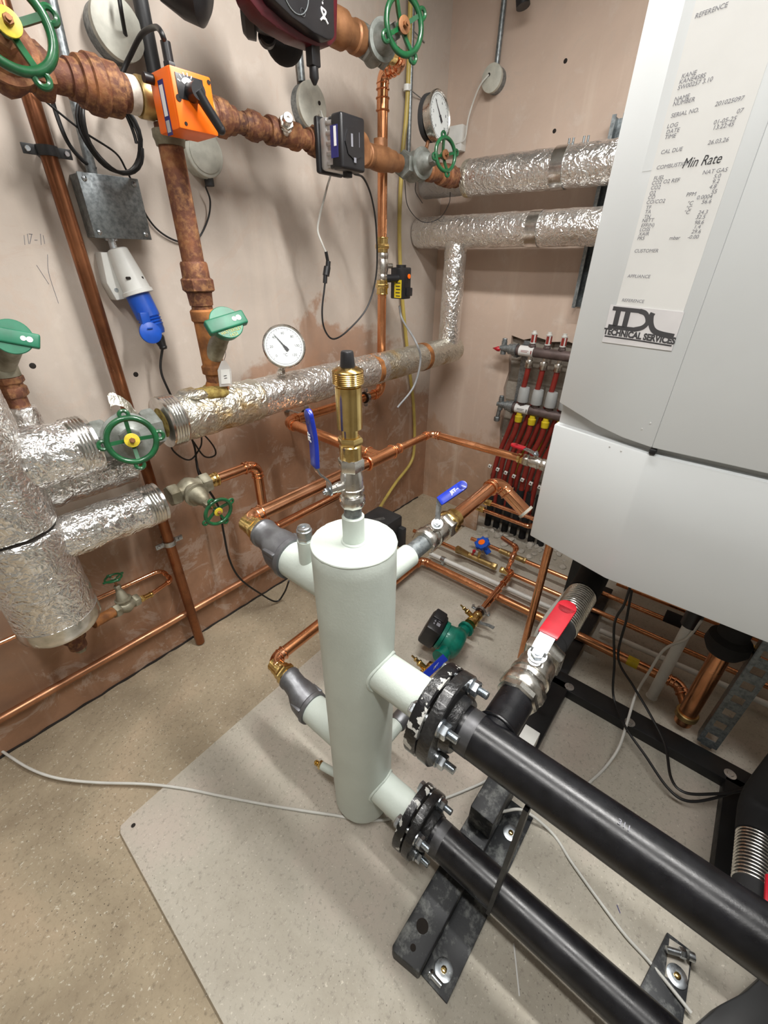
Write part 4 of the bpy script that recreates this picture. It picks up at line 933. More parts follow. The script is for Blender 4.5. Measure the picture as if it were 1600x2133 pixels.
# red pipes from the upper bar (behind) and the lower bar (in front)
def lean(y, f): return y+.125*f
for k, y in enumerate(ys[:4]):
    t = thing('heating_pipe', pos[k]+' red plastic pipe from the left coming down from the upper manifold bar', 'pipe', (-.06, y, .1), 'red pipes of the upper manifold')
    part(t, 'connector', B().cyl((-.085, y, 1.04), (-.085, y, 1.025), .012).hex((-.085, y, 1.025), (-.085, y, .985), .021, 8), 'nickel')
    yb = -.50-.062*2*k/1.0*.62-.0
    part(t, 'pipe', B().tube(bez([(-.085, y, .99), (-.08, y+.008, .90), (-.06, y+.03, .78), (-.05, y+.065, .62), (-.05, -.548-.074*k, .42), (-.05, -.535-.074*k, .15)], 8), .0135, 16), 'redpipe')
for k, y in enumerate(ys[:4]):
    t = thing('heating_pipe', pos[k]+' red plastic pipe from the left with yellow collar below the lower manifold bar', 'pipe', (-.09, y, .1), 'red pipes of the lower manifold')
    part(t, 'collar', B().lathe((-.088, y+.004, .700), Z, [(0, .019), (.03, .021), (.034, .016), (.05, .014)], 20), 'yellow', 'yellow collar')
    part(t, 'pipe', B().tube(bez([(-.088, y+.004, .72), (-.088, y+.012, .64), (-.083, y+.045, .52), (-.075, y+.062, .40), (-.07, y+.07, .15)], 8), .0145, 16), 'redpipe')
for k in range(8):
    y = -.555-.052*k
    t = thing('pipe_clip', 'white pipe clip, %s in the row across the red pipes' % ('leftmost', 'second from the left', 'third from the left', 'fourth from the left', 'fifth from the left', 'sixth from the left', 'seventh from the left', 'eighth from the left')[k], 'clip', (-.105, y, .43), 'white clips on the red pipes')
    part(t, 'clip_block', B().box((-.106, y+.02, .405-.006*k), (.012, .020, .020), (X, V((0, .97, .2)), V((0, -.2, .97))), bev=.002), 'white'); part(t, 'screw_hole', B().cyl((-.113, y+.02, .407-.006*k), (-.1115, y+.02, .407-.006*k), .004, n=10), 'darkhole')
for k in range(7):
    y = -.56-.058*k
    cable('floor_conduit', 'black corrugated sleeve %s in the row at the foot of the red pipes' % ('leftmost', 'second', 'third', 'fourth', 'fifth', 'sixth', 'seventh')[k], [(-.07, y, .30), (-.075, y-.004, .18), (-.09, y-.01, -.004)], .0205, 'foam', 14, 'sleeve', 'black sleeves under the manifold')
for px, py, qx, qy, lb in ((1100, 905, 1083, 960, 'left yellow sleeved pipe among the red pipes'), (1130, 912, 1115, 958, 'right yellow sleeved pipe among the red pipes')):
    single('sleeved_pipe', B().tube([W(px, py, 0, -.028), W(qx, qy, 0, -.028), W(qx-10, qy+40, 0, -.028)], .008, 12), 'yellow', lb, 'pipe')
# brass-ended copper tails and block where they leave
for z, y0, lb in ((.155, -.56, 'lower copper tail with brass nut in front of the black sleeves'), (.215, -.60, 'upper copper tail with brass nut in front of the black sleeves')):
    t = pipe_run('copper_tail', lb, [(-.19, y0, z), (-.19, y0-.30, z), (-.12, y0-.34, z)], .0125, 'copper_new', bend=.02)
    part(t, 'brass_nut', B().cyl((-.19, y0+.03, z), (-.19, y0, z), .019).hex((-.19, y0+.005, z), (-.19, y0-.02, z), .021), 'brass')
single('timber_board', B().box((-.20, -.475, .09), (.012, .15, .18), bev=.002), 'plaster_right', 'pale board leaning low at the left of the floor sleeves', 'board')
b = B()
for k in range(60):
    y = -.56-rnd.random()*.55; x = -.05-rnd.random()*.20; r = .008+rnd.random()*.016
    b.ball((x, y, r*.2), (r*1.2, r*.9, r*.5), 8)
single('rubble', b.disp(.007, 75), 'grout', 'broken mortar rubble on the floor where the red pipes enter', 'rubble', kind='stuff')

# red lever valve by the boiler
vc = V((-.955, -1.075, .875)); l0 = vc+V((-.006, .0, .03))
e1 = W(1072, 932, 0, -.965)
lever_valve('ball_valve', 'small nickel valve with red lever beside the boiler, lever pointing left', vc, Y, Z, .04, .018, .021, [l0, l0+V((-.002, .02, .008)), l0+V((-.004, .04, .012)), V((l0.x-.008, e1.y, l0.z+.016))], X, .020, 'red', 2, None, gl='red')
t = thing('compression_joint', 'brass compression joint left of the red lever valve', 'pipe fitting', (-.955, -1.03, .875))
part(t, 'joint', B().cyl((-.955, -1.015, .875), (-.955, -1.04, .875), .0165).hex((-.955, -1.022, .875), (-.955, -1.036, .875), .019), 'brass')

# ================================================================== SILVER LAGGED PIPES
RY = -.235; RX = -.195; ZL = 1.033
t = thing('lagged_pipe', 'upper foil-lagged pipe on the right wall running behind the boiler', 'pipe', (RX, -.4, 1.77))
insul(t, (RX, -.27, 1.768), (RX, -1.35, 1.768), .068, 'foil', .003, 3)
insul(t, (RX, -.03, 1.758), (RX, -.29, 1.762), .052, 'foil_dull', .002, 5, 'stub_insulation')
part(t, 'tape_band', B().lathe((RX, -.262, 1.768), -Y, [(0, .069), (.016, .0705), (.018, .0705), (.024, .069)], 48), 'foil_dirty')
part(t, 'tape_band', B().lathe((RX, -.665, 1.768), -Y, [(0, .069), (.001, .0715), (.05, .0715), (.051, .069)], 48), 'foil_tape')
for y in (-.70, -.755): part(t, 'band_bolt', B().cyl((RX, y, 1.835), (RX, y, 1.856), .004).cyl((RX+.0, y-.016, 1.835), (RX, y-.016, 1.856), .004), 'galv')
t = thing('lagged_pipe', 'lower foil-lagged pipe on the right wall with a drop to the left wall', 'pipe', (RX, -.4, 1.57))
insul(t, (RX, -.005, 1.570), (RX, -1.35, 1.570), .066, 'foil', .003, 7)
insul(t, (RX, RY, 1.555), (RX, RY, ZL+.02), .054, 'foil', .0025, 9, 'drop_insulation')
part(t, 'tape_band', B().lathe((RX, -.60, 1.570), -Y, [(0, .067), (.001, .069), (.05, .069), (.051, .067)], 48), 'foil_tape')
t = thing('lagged_pipe', 'long stained foil-lagged pipe along the left wall at mid height', 'pipe', (-1.0, RY, ZL))
insul(t, (-.13, RY, ZL), (-.78, RY, ZL), .064, 'foil_dirty', .0015, 11, 'aged_insulation')
insul(t, (-.76, RY, ZL), (-1.45, RY, ZL), .066, 'foil', .003, 12)
insul(t, (-1.43, RY, ZL), (-1.76, RY, ZL), .070, 'foil_dirty', .006, 13, 'crumpled_insulation')
# torn flap and wool
b = B().strip(bez([W(232, 846, 1, -.21), W(227, 836, 1, -.21), W(240, 831, 1, -.21), W(268, 846, 1, -.24), W(290, 878, 1, -.29), W(312, 915, 1, -.315), W(322, 940, 1, -.30)], 8), V((.2, .5, .8)), .034, .0022).disp(.004, 30)
part(t, 'torn_flap', b, 'foil_dirty', 'torn loose end of the lagging')
b = B().ball((-1.60, RY-.012, ZL+.058), (.065, .042, .022), 20); part(t, 'wool_patch', b.disp(.010, 30, 4), 'mineral', 'yellow mineral wool showing through')
b = B().ball((-1.655, RY-.01, ZL+.062), (.05, .04, .018), 20); part(t, 'wool_patch', b.disp(.012, 34, 9), 'foil_dirty')
prof = [(0, .072)]
for k in range(5): prof += [(.006+k*.008, .075), (.010+k*.008, .0725)]
part(t, 'ribbed_band', B().lathe((-1.715, RY, ZL), -X, prof+[(.05, .0745)], 48), 'foil_tape', 'ribbed metal end band')
part(t, 'lagging_end', B().lathe((-1.758, RY, ZL), -X, [(0, .070), (.005, .070), (.008, .03)], 40), 'mineral', 'open end of the lagging')
for x, w_ in ((-.80, .03), (-.42, .03)): part(t, 'stained_band', B().lathe((x, RY, ZL), -X, [(0, .0665), (w_, .0670)], 48), 'orangerust', 'rusty brown stain band')
part(t, 'stained_band', B().lathe((-1.475, RY, ZL), -X, [(0, .0700), (.04, .0722), (.055, .0722)], 48).disp(.004, 30, 5), 'foil_dirty', 'brown stained wrapping')

# gate valve between the header vessel and the long lagged pipe
wc = W(275, 917, 1, -.375)
gate_valve('gate_valve', 'large grey gate valve with green handwheel and yellow hub at left', (-1.865, RY, ZL-.008), X, wc, .037, .085, .055, 'greyvalve', ph=0)
# vertical lagged vessel at the left edge
HX = -2.187
t = thing('lagged_vessel', 'wide vertical foil-wrapped vessel at the left edge with branches', 'vessel', (HX, RY, .53))
insul(t, (HX, RY, .545), (HX, RY, .86), .0985, 'foil', .003, 21, 'lower_jacket', n=96)
part(t, 'joint_gap', B().cyl((HX, RY, .84), (HX, RY, .88), .088, n=40), 'darkhole')
insul(t, (HX, RY, .868), (HX, RY, 1.95), .0965, 'foil', .003, 22, 'upper_jacket', n=96)
part(t, 'tape_rim', B().lathe((HX, RY, .540), Z, [(0, .085), (.002, .094), (.012, .0995), (.030, .1005), (.05, .100)], 72).disp(.002, 20), 'foil_tape')
insul(t, (HX+.07, RY, ZL-.008), (-1.955, RY, ZL-.008), .074, 'foil_bright', .006, 23, 'upper_branch', n=80)
part(t, 'ribbed_band', B().lathe((-2.005, RY, ZL-.008), X, [(0, .076)]+[(.006+k*.008+dx, .0775-.003*(dx > 0)) for k in range(5) for dx in (0, .004)]+[(.05, .0765)], 48), 'foil_tape')
insul(t, (HX+.07, RY, .795), (-1.845, RY, .795), .060, 'foil_bright', .005, 24, 'lower_branch', n=80)
part(t, 'ribbed_band', B().lathe((-1.885, RY, .795), X, [(0, .062)]+[(.006+k*.008+dx, .0635-.003*(dx > 0)) for k in range(5) for dx in (0, .004)]+[(.05, .0625)], 48), 'foil_tape')
part(t, 'bottom_outlet', B().lathe((HX+.010, RY+.03, .54), -Z, [(0, .030), (.03, .032), (.032, .026), (.06, .026), (.062, .031), (.09, .031), (.092, .024), (.125, .024)]), 'rust', 'rusty bottom outlet')
part(t, 'drain_plug', B().hex((HX+.012, RY+.03, .42), (HX+.012, RY+.03, .395), .016), 'oldvalve')
t = thing('lagged_stub', 'shorter capped foil-lagged stub between the two vessel branches', 'pipe', (-1.95, -.12, .90))
insul(t, (-2.13, -.14, .905), (-1.850, -.14, .905), .058, 'foil', .005, 26)
# riser behind the vessel
t = thing('lagged_riser', 'short foil-lagged riser stub behind the left vessel', 'pipe', (-2.045, -.12, 1.0))
insul(t, (-2.05, -.12, 1.00), (-2.05, -.12, 1.125), .034, 'foil', .003, 27)
part(t, 'rusty_fittings', B().cyl((-2.05, -.12, 1.10), (-2.05, -.12, 1.16), .022).hex((-2.05, -.12, 1.15), (-2.05, -.12, 1.175), .031).hex((-2.05, -.12, 1.182), (-2.05, -.12, 1.20), .033).cyl((-2.05, -.12, 1.17), (-2.05, -.12, 1.30), .026), 'rust')

# lower branch valve, copper, drop
wc = W(455, 1066, 1, -.40)
gate_valve('gate_valve', 'small weathered gate valve with green handwheel on the lower vessel branch', (-1.735, RY, .800), X, wc, .023, .070, .043, 'oldvalve', ph=.4)
t = thing('compression_joint', 'brass joint between the small gate valve and copper pipe', 'pipe fitting', (-1.65, RY, .80))
part(t, 'joint', B().cyl((-1.67, RY, .80), (-1.635, RY, .80), .0225).hex((-1.655, RY, .80), (-1.638, RY, .80), .025, 8).torus((-1.636, RY, .80), X, .022, .003), 'brass')
pipe_run('copper_pipe_run', 'copper pipe from the small gate valve bending down behind the grey coupling', [(-1.64, RY, .80), (-1.475, RY, .80), (-1.475, RY, .50), (-.93, RY, .50)], .0185, 'copper_new', 'copper_new', bend=.036)

# skirting pipe and wall copper pipes
pipe_run('copper_pipe_run', 'long copper pipe low along the left wall near the floor', [(-3.0, -.032, .172), (-1.0, -.032, .150)], .0145, 'copper_floor', elbows=False)
t = pipe_run('copper_riser', 'tall dark copper riser clipped to the left wall', [(-1.785, -.058, -.005), (-1.785, -.058, 2.6)], .0185, 'copper_dull', elbows=False)
def saddle(q, lb, m):
    t = thing('pipe_clip', lb, 'clip', q, 'saddle clips on the copper riser')
    part(t, 'band', B().lathe(q-Z*.010, Z, [(0, .019), (0, .0235), (.02, .0235), (.02, .019)], 28), m)
    part(t, 'ear', B().box(q+X*.036, (.030, .005, .02), bev=.001), m); part(t, 'ear', B().box(q-X*.036, (.030, .005, .02), bev=.001), m)
    part(t, 'screw', B().lathe(q+V((.040, -.003, 0)), -Y, [(0, .0065), (.003, .005), (.003, 0)], 12), 'zinc'); part(t, 'screw', B().lathe(q+V((-.040, -.003, 0)), -Y, [(0, .0065), (.003, .005), (.003, 0)], 12), 'zinc')
    part(t, 'back_plate', B().cyl(q+Y*.022, (q.x, 0, q.z), .006), m)
saddle(V((-1.785, -.058, 1.668)), 'black and zinc saddle clip on the copper riser near the top', 'darkgrey'); saddle(V((-1.785, -.058, .532)), 'zinc saddle clip on the copper riser near the bottom', 'zinc')
# small U-bend with green valve
u = [W(215, 1240, 1, -.05), W(320, 1200, 1, -.05)]
t = pipe_run('small_copper_pipe', 'thin copper pipe on the left wall making a U bend to the small green valve', [(-2.6, -.035, .445), (-1.835, -.035, .420), (-1.835, -.115, .412), (-1.945, -.165, .432)], .0075, 'copper_new', 'copper_new', bend=.028)
c = V((-2.035, -.185, .475))
gate_valve('gate_valve', 'small dusty gate valve with green handwheel low beside the foil vessel', (-2.015, -.180, .452), V((.87, .30, -.18)), W(236, 1204, 1, -.17), .0145, .045, .024, 'oldvalve', ph=.2, hub='oldvalve')
t = thing('compression_joint', 'brass joint between the small green valve and the thin U bend', 'pipe fitting', (-1.955, -.168, .436))
part(t, 'joint', B().cyl((-1.975, -.170, .441), (-1.925, -.158, .428), .0095).hex((-1.968, -.168, .439), (-1.955, -.165, .436), .0125).torus((-1.93, -.159, .429), (.95, .2, -.2), .010, .0015), 'brass')
t = thing('branch_nipple', 'dull pink iron nipple joining the small green valve to the vessel', 'pipe fitting', (-2.09, -.2, .47))
part(t, 'nipple', B().cyl((-2.12, -.215, .475), (-2.05, -.19, .46), .017), 'orangerust')

# ================================================================== UPPER RUSTY RUN on the left wall
ZU = 1.768; RU = V((0, RY, ZU))
t = thing('rusty_pipe_run', 'rusty iron pipe run high on the left wall with unions', 'pipe', (-1.7, RY, ZU))
part(t, 'pipe', B().cyl(RU+X*-2.6, RU+X*-1.60, .0290, n=32), 'rust'); part(t, 'pipe', B().cyl(RU+X*-1.50, RU+X*-1.02, .0240, n=32), 'rust')
part(t, 'union_fitting', B().lathe(RU-X*1.765, X, [(0, .034), (.018, .036), (.02, .043), (.035, .045), (.038, .050), (.060, .0515), (.066, .046), (.07, .047), (.095, .047), (.098, .036), (.115, .034)], 30), 'rust')
part(t, 'tape_band', B().lathe(RU-X*1.652, X, [(0, .0300), (.003, .0335), (.022, .0345), (.026, .030)]), 'tape', 'white sealing tape'); part(t, 'union_collar', B().lathe(RU-X*1.626, X, [(0, .036), (.004, .038), (.03, .038), (.033, .030)]), 'brass_dull')
union(t, RU-X*1.450, RU-X*1.375, .040, 'rust'); part(t, 'union_collar', B().lathe(RU-X*1.465, X, [(0, .033), (.003, .039), (.016, .039), (.018, .033)]), 'brass_dull')
union(t, RU-X*1.345, RU-X*1.275, .033, 'rust')
part(t, 'test_tee', B().lathe(RU-X*1.265, X, [(0, .031), (.004, .034), (.025, .034), (.028, .030), (.09, .030), (.093, .034), (.11, .034), (.112, .030)]), 'rust')
union(t, RU-X*1.115, RU-X*1.035, .038, 'rust', n=8)
pd = V((-.35, -.80, .28)).normalized(); q = RU-X*1.21
part(t, 'plug', B().cyl(q, q+pd*.042, .020).hex(q+pd*.042, q+pd*.056, .021).lathe(q+pd*.056, pd, [(0, .014), (.014, .014), (.016, .012), (.018, .012), (.018, .004), (.012, 0)]), 'nickel', 'bright silver test plug')
# left gate valve with yellow hub wheel
wc = W(16, 46, 1, -.385)
gate_valve('gate_valve', 'rusty gate valve with green handwheel and yellow hub in the top left corner', (-1.875, RY, ZU), X, wc, .030, .075, .060, 'rust', ph=.35)
# three port valve with orange actuator
vc = V((-1.545, RY, ZU)); t = thing('mixing_valve', 'three port valve with bright orange actuator box and black lever', 'valve', vc)
part(t, 'valve_body', B().cyl(vc-X*.05, vc+X*.06, .034).cyl(vc, vc-Z*.06, .032).cyl(vc, vc-Y*.06, .030), 'rust')
part(t, 'lower_collar', B().lathe(vc+V((-.022, 0, -.05)), -Z, [(0, .036), (.014, .037), (.022, .034), (.03, .033)]), 'oldvalve')
by = RY-.105
c = [W(343, 133, 1, by-.045), W(433, 160, 1, by-.045), W(456, 289, 1, by-.045), W(376, 266, 1, by-.045)]
bx_ = (c[1]-c[0]+c[2]-c[3])/2; bz = (c[0]-c[3]+c[1]-c[2])/2; bo = sum(c, V((0, 0, 0)))/4
wx, wz = bx_.length, bz.length
xx = X.copy(); zz = Z.copy()
th_ = .085
part(t, 'actuator_box', B().box(bo+Y*th_/2, (wx, th_, wz), bev=.004), 'orange', 'orange plastic actuator box')
part(t, 'actuator_lid', B().box(bo-Y*.002, (wx*.985, .008, wz*.985), bev=.003), 'orange', 'orange lid')
f0 = bo-Y*.0065
part(t, 'scale_plate', B().box(f0+V((-.006, 0, wz*.20)), (wx*.66, .002, wz*.40), bev=.0005), 'blackplastic', 'black scale plate')
b = B()
for k in range(5):
    a = math.radians(60+k*24); b.strip([f0+V((-.012, -.0015, wz*.20))+V((math.cos(a), 0, math.sin(a)))*.018, f0+V((-.012, -.0015, wz*.20))+V((math.cos(a), 0, math.sin(a)))*.024], Y.cross(V((math.cos(a), 0, math.sin(a)))), .002, .0006)
b.prism([f0+V((-.012, -.001, wz*.20))+V((math.cos(math.radians(a)), 0, math.sin(math.radians(a))))*r for a, r in [(50, .010), (50, .016), (70, .0165), (90, .0165), (110, .0165), (130, .0165), (150, .016), (150, .009), (100, .009)]], (0, -.0008, 0))
part(t, 'scale_print', b, 'inkwhite'); hc = f0+V((-.006, -.008, wz*.13))
part(t, 'hand_lever', B().cyl(hc+Y*.008, hc-Y*.022, .016).tube([hc-Y*.016, hc+V((.015, -.018, -.022)), hc+V((.042, -.020, -.056))], lambda f: .0115-.002*f, 12).ball(hc+V((.042, -.020, -.056)), .0098, 12), 'blackplastic', 'black hand lever')
for dx, dz, r in ((.43, .40, .004), (-.40, .0, .006), (-.33, -.40, .0035)): part(t, 'lid_screw', B().cyl(bo+V((wx*dx, -.006, wz*dz)), bo+V((wx*dx, -.0072, wz*dz)), r), 'darkhole')
lb_ = bo+V((-wx/2-.0006, th_*.45, -.012)); part(t, 'type_label', B().box(lb_, (.001, .022, .090)), 'label_blue', 'navy and white type label'); part(t, 'label_print', B().box(lb_+V((-.0008, 0, .012)), (.0006, .014, .050)), 'inkwhite'); part(t, 'label_print', B().box(lb_+V((-.0008, 0, -.03)), (.0006, .014, .020)), 'capgrey')
g = bo+V((-.022, th_*.40, wz/2)); part(t, 'cable_gland', B().hex(g, g+Z*.014, .013).cyl(g+Z*.012, g+Z*.045, .010), 'blackplastic'); part(t, 'cable_gland', B().cyl(bo+V((-wx/2, th_*.8, wz*.38)), bo+V((-wx/2-.02, th_*.8, wz*.38)), .009), 'blackplastic')
part(t, 'cable', B().tube(bez([g+Z*.04, g+V((-.006, .0, .058)), W(322, 57, 1, -.24), W(295, 72, 1, -.17), W(272, 115, 1, -.12), W(256, 150, 1, -.10), W(235, 215, 1, -.09)], 8), .0055, 10), 'rubber'); 
# rusty vertical leg
RX2 = -1.567
t = thing('rusty_drop_pipe', 'rusty vertical iron drop pipe below the orange actuator', 'pipe', (RX2, RY, 1.10))
part(t, 'pipe', B().cyl((RX2, RY, 1.73), (RX2, RY, 1.07), .0290, n=32), 'rust')
part(t, 'union_fitting', B().lathe((RX2, RY, 1.335), Z, [(0, .032), (.03, .034), (.034, .036)], 28).lathe((RX2, RY, 1.37), Z, [(0, .040), (.004, .045), (.030, .045), (.034, .040)], 8).lathe((RX2, RY, 1.404), Z, [(0, .037), (.035, .036), (.04, .033)], 28), 'rust')
part(t, 'lower_leg', B().lathe((RX2, RY, 1.10), Z, [(0, .027), (.04, .029), (.045, .036), (.065, .036), (.07, .031), (.19, .031), (.195, .036), (.22, .036), (.225, .031)], 28), 'orangerust', 'orange-rusted lower section')
part(t, 'foot_collar', B().lathe((RX2, RY, 1.062), Z, [(0, .05), (.01, .046), (.03, .040), (.05, .033), (.06, .028)], 28).disp(.004, 40), 'orangerust')
# balancing valve with green cap
def greencap(t, o, ax, R, spin=0, writing=True):
    o = V(o); ax = V(ax).normalized(); x, y = perp(ax); x, y = x*math.cos(spin)+y*math.sin(spin), y*math.cos(spin)-x*math.sin(spin)
    b = B().lathe(o, ax, [(0, R*.74), (R*.08, R*.80), (R*.62, R*.92), (R*.66, R*.88), (R*.66, 0)], 36)
    cpp = part(t, 'cap', b, 'greencap', 'green plastic cap')
    b = B()
    b.box(o+ax*R*.56, (R*2.35, R*.78, R*.46), (x, y, ax), bev=R*.10, seg=3); part(t, 'cap_bridge', b, 'greencap', 'green grip across the cap')
    part(t, 'index_window', B().cyl(o+ax*R*.79+x*R*.72, o+ax*R*.81+x*R*.72, R*.15).cyl(o+ax*R*.79+x*R*.45, o+ax*R*.81+x*R*.45, R*.13), 'inkwhite')
    if writing:
        text(t, 'lettering', 'HATTERSLEY', R*.26, o+ax*R*.67-y*R*.52, x, y, 'goldprint', sx=.85); text(t, 'lettering', '1432', R*.26, o+ax*R*.67-y*R*.76, x, y, 'goldprint')
gc = W(472, 672, 1, -.335); vb = V((RX2, RY, 1.185)); ax = (gc-vb).normalized()
t = thing('commissioning_valve', 'commissioning valve with green oval cap on the rusty drop pipe', 'valve', vb)
L = (gc-vb).length
part(t, 'neck', B().lathe(vb, ax, [(0, .026), (L*.45, .026), (L*.5, .024), (L*.78, .024), (L*.8, .030), (L*.9, .032)]), 'oldvalve')
greencap(t, gc-ax*.02, (ax*.5+V((-.30, -.75, .35))).normalized(), .050, spin=-1.35)
part(t, 'tag_wire', B().tube(bez([vb+ax*L*.6, W(470, 735, 1, -.29), W(466, 752, 1, -.29)]), .0008, 6), 'rubber')
q = W(468, 780, 1, -.295); 
part(t, 'valve_tag', B().prism([W(x, y, 1, -.293) for x, y in ((462, 752), (470, 750), (482, 770), (484, 804), (458, 806), (454, 772))], (0, .003, 0), bev=.0008), 'clear', 'clear plastic tag')
part(t, 'tag_card', B().prism([W(x, y, 1, -.2945) for x, y in ((460, 770), (478, 769), (480, 799), (461, 800))], (0, .0008, 0)), 'white', 'white card'); text(t, 'tag_number', '11', .014, W(470, 785, 1, -.2955), Z, -X, 'print', .0003)
# left green-capped valve
gc = W(28, 706, 1, -.23); t = thing('commissioning_valve', 'commissioning valve with dark green cap at the left edge above the vessel', 'valve', gc)
part(t, 'neck', B().cyl((-2.05, -.12, 1.22), gc, .023).cyl((-2.05, -.12, 1.20), (-2.05, -.12, 1.40), .030), 'oldvalve')
greencap(t, gc-V((0, .0, .0)), V((-.15, -.80, .25)), .040, spin=-1.9, writing=False)

# dial thermometer on the lagged pipe
nrm = (CAM-V((-1.26, -.27, 1.15))).normalized(); nrm = (nrm+V((.1, -.35, .0))).normalized()
dc = W(592, 722, 1, -.275)
t = thing('dial_thermometer', 'round dial thermometer reading Celsius above the lagged pipe', 'gauge', (dc.x, RY, ZL+.06))
part(t, 'stem', B().cyl((dc.x+.002, RY, ZL+.05), (dc.x, dc.y+.02, dc.z-.05), .008).hex((dc.x+.002, RY-.005, ZL+.068), (dc.x+.001, RY-.008, ZL+.085), .014), 'nickel')
part(t, 'foil_collar', B().lathe((dc.x+.004, RY, ZL+.055), Z, [(0, .03), (.008, .02), (.02, .013)], 20).disp(.003, 60), 'foil_bright')
dialface(t, dc, V((-.50, -.80, .42)), .068, ['0', '20', '40', '60', '80', '100', '120'], 126)

# black circulator on the rusty run
pc = V((-.93, RY, ZU)); t = thing('circulator_pump', 'black-headed circulator pump on the rusty run with silver heat fins', 'pump', pc)
part(t, 'pump_body', B().lathe(pc-X*.10, X, [(0, .03), (.018, .03), (.02, .022), (.05, .03), (.09, .045), (.13, .03), (.17, .022), (.18, .032), (.2, .032)]).cyl(pc, pc-Y*.06, .045), 'bronze')
c = [W(700, 245, 1, RY-.135), W(762, 256, 1, RY-.135), W(766, 346, 1, RY-.135), W(704, 345, 1, RY-.135)]
bo = sum(c, V((0, 0, 0)))/4; wx = .104; wz = .130
hs = B()
part(t, 'stator', B().box(bo+Y*.075, (wx*.96, .034, wz*.96), bev=.010), 'alu', 'silver stator flange')
for k in range(5): hs.box(bo+Y*.050+V((0, 0, -wz*.36+k*wz*.18)), (wx*.96, .026, .011), bev=.002)
hs.box(bo+Y*.05, (wx*.88, .03, wz*.88)); part(t, 'heat_fins', hs, 'alu', 'silver cooling fins')
part(t, 'control_box', B().box(bo+Y*.016, (wx, .045, wz), bev=.008, seg=3).cyl(bo-Y*.0, bo-Y*.010, .040, n=8), 'blackplastic', 'black control box')
part(t, 'base_plate', B().box(bo+Y*.10, (wx*1.08, .018, wz*1.06), bev=.008), 'blackplastic')
lq = bo+V((-wx/2-.0005, .036, .0)); part(t, 'type_label', B().box(lq+V((0, -.012, 0)), (.001, .030, .075)), 'label_blue', 'purple type label'); part(t, 'label_print', B().box(lq+V((-.0008, -.016, .012)), (.0005, .010, .045)), 'inkwhite')
for cx, cz in ((-.4, .42), (-.4, -.42)): part(t, 'screw', B().cyl(bo+V((wx*cx, .050, wz*cz)), bo+V((wx*cx, .036, wz*cz)), .006), 'darkgrey')
part(t, 'face_print', B().box(bo+V((.02, -.0105, .01)), (.0012, .0005, .035)).box(bo+V((-.012, -.0105, .005)), (.008, .0005, .030)).box(bo+V((.0, -.0105, -.04)), (.010, .0005, .012)), 'greyprint')
g = W(724, 358, 1, RY-.10); part(t, 'plug', B().box(g+Z*.012, (.036, .028, .022), bev=.003).box(g-Z*.006, (.022, .022, .018), bev=.002).box(g+V((.018, -.004, .004)), (.026, .02, .014), bev=.003), 'blackplastic')

# bronze tee, upper right gate valve, end nipple
t = thing('bronze_tee', 'bronze tee right of the black pump on the high run', 'pipe fitting', (-.74, RY, ZU))
part(t, 'tee_body', B().lathe(RU-X*.845, X, [(0, .031), (.004, .036), (.02, .036), (.024, .033), (.05, .038), (.08, .040), (.11, .038), (.125, .034), (.15, .034), (.155, .028), (.19, .028)], 28).cyl(RU-X*.765, RU-X*.765+Z*.055, .024), 'bronze')
wc = W(928, 322, 1, -.41)
gate_valve('gate_valve', 'grey gate valve with small green handwheel below the pressure gauge', (-.565, RY, ZU), X, wc, .029, .070, .048, 'greyvalve', ph=.2, hub='bronze')
t = thing('rusty_end_fitting', 'rusty coupling joining the grey gate valve to the lagged pipe', 'pipe fitting', (-.40, RY, ZU))
part(t, 'fitting', B().lathe(RU-X*.50, X, [(0, .027), (.03, .029), (.035, .036), (.07, .036), (.075, .028), (.12, .028), (.125, .038), (.15, .040), (.152, .034), (.17, .034), (.175, .042), (.215, .042), (.22, .034), (.235, .034)], 20), 'rust')
pipe_run('rusty_corner_pipe', 'rusty elbow under the lagging in the corner', [(-.28, RY, ZU), (RX, RY, ZU), (RX, -.33, ZU)], .030, 'rust', bend=.05)
# pressure gauge 
gc = W(914, 243, 1, -.275); gz = gc.z
t = thing('pressure_gauge', 'round pressure gauge seen edge-on, facing the boiler', 'gauge', (gc.x, RY, ZU+.05))
part(t, 'stem', B().cyl((gc.x-.03, RY, ZU+.035), (gc.x-.02, RY-.01, gz-.07), .007).hex((gc.x-.03, RY, ZU+.045), (gc.x-.028, RY, ZU+.07), .014), 'bronze')
dialface(t, gc+V((0, -.0, 0)), V((.05, -1, .12)), .074, ['0', '2', '4', '6', '8', '10'], 125, unit=False)
part(t, 'case_back', B().lathe(gc+Y*.028, Y, [(0, .072), (.006, .073), (.02, .073), (.026, .062)], 40), 'darkgrey')
# thin black capillaries beneath the valve
cable('capillary_wire', 'thin black wire looping below the grey gate valve', [W(843, 375, 1, -.2), W(850, 430, 1, -.2), W(880, 462, 1, -.2), W(915, 455, 1, -.2), W(935, 425, 1, -.2), W(938, 400, 1, -.2)], .0016, 'rubber', 6, 'wire')
cable('capillary_wire', 'short thin black wire hanging left of the loop', [W(866, 380, 1, -.15), W(866, 400, 1, -.15), W(880, 423, 1, -.1)], .0016, 'rubber', 6, 'wire')

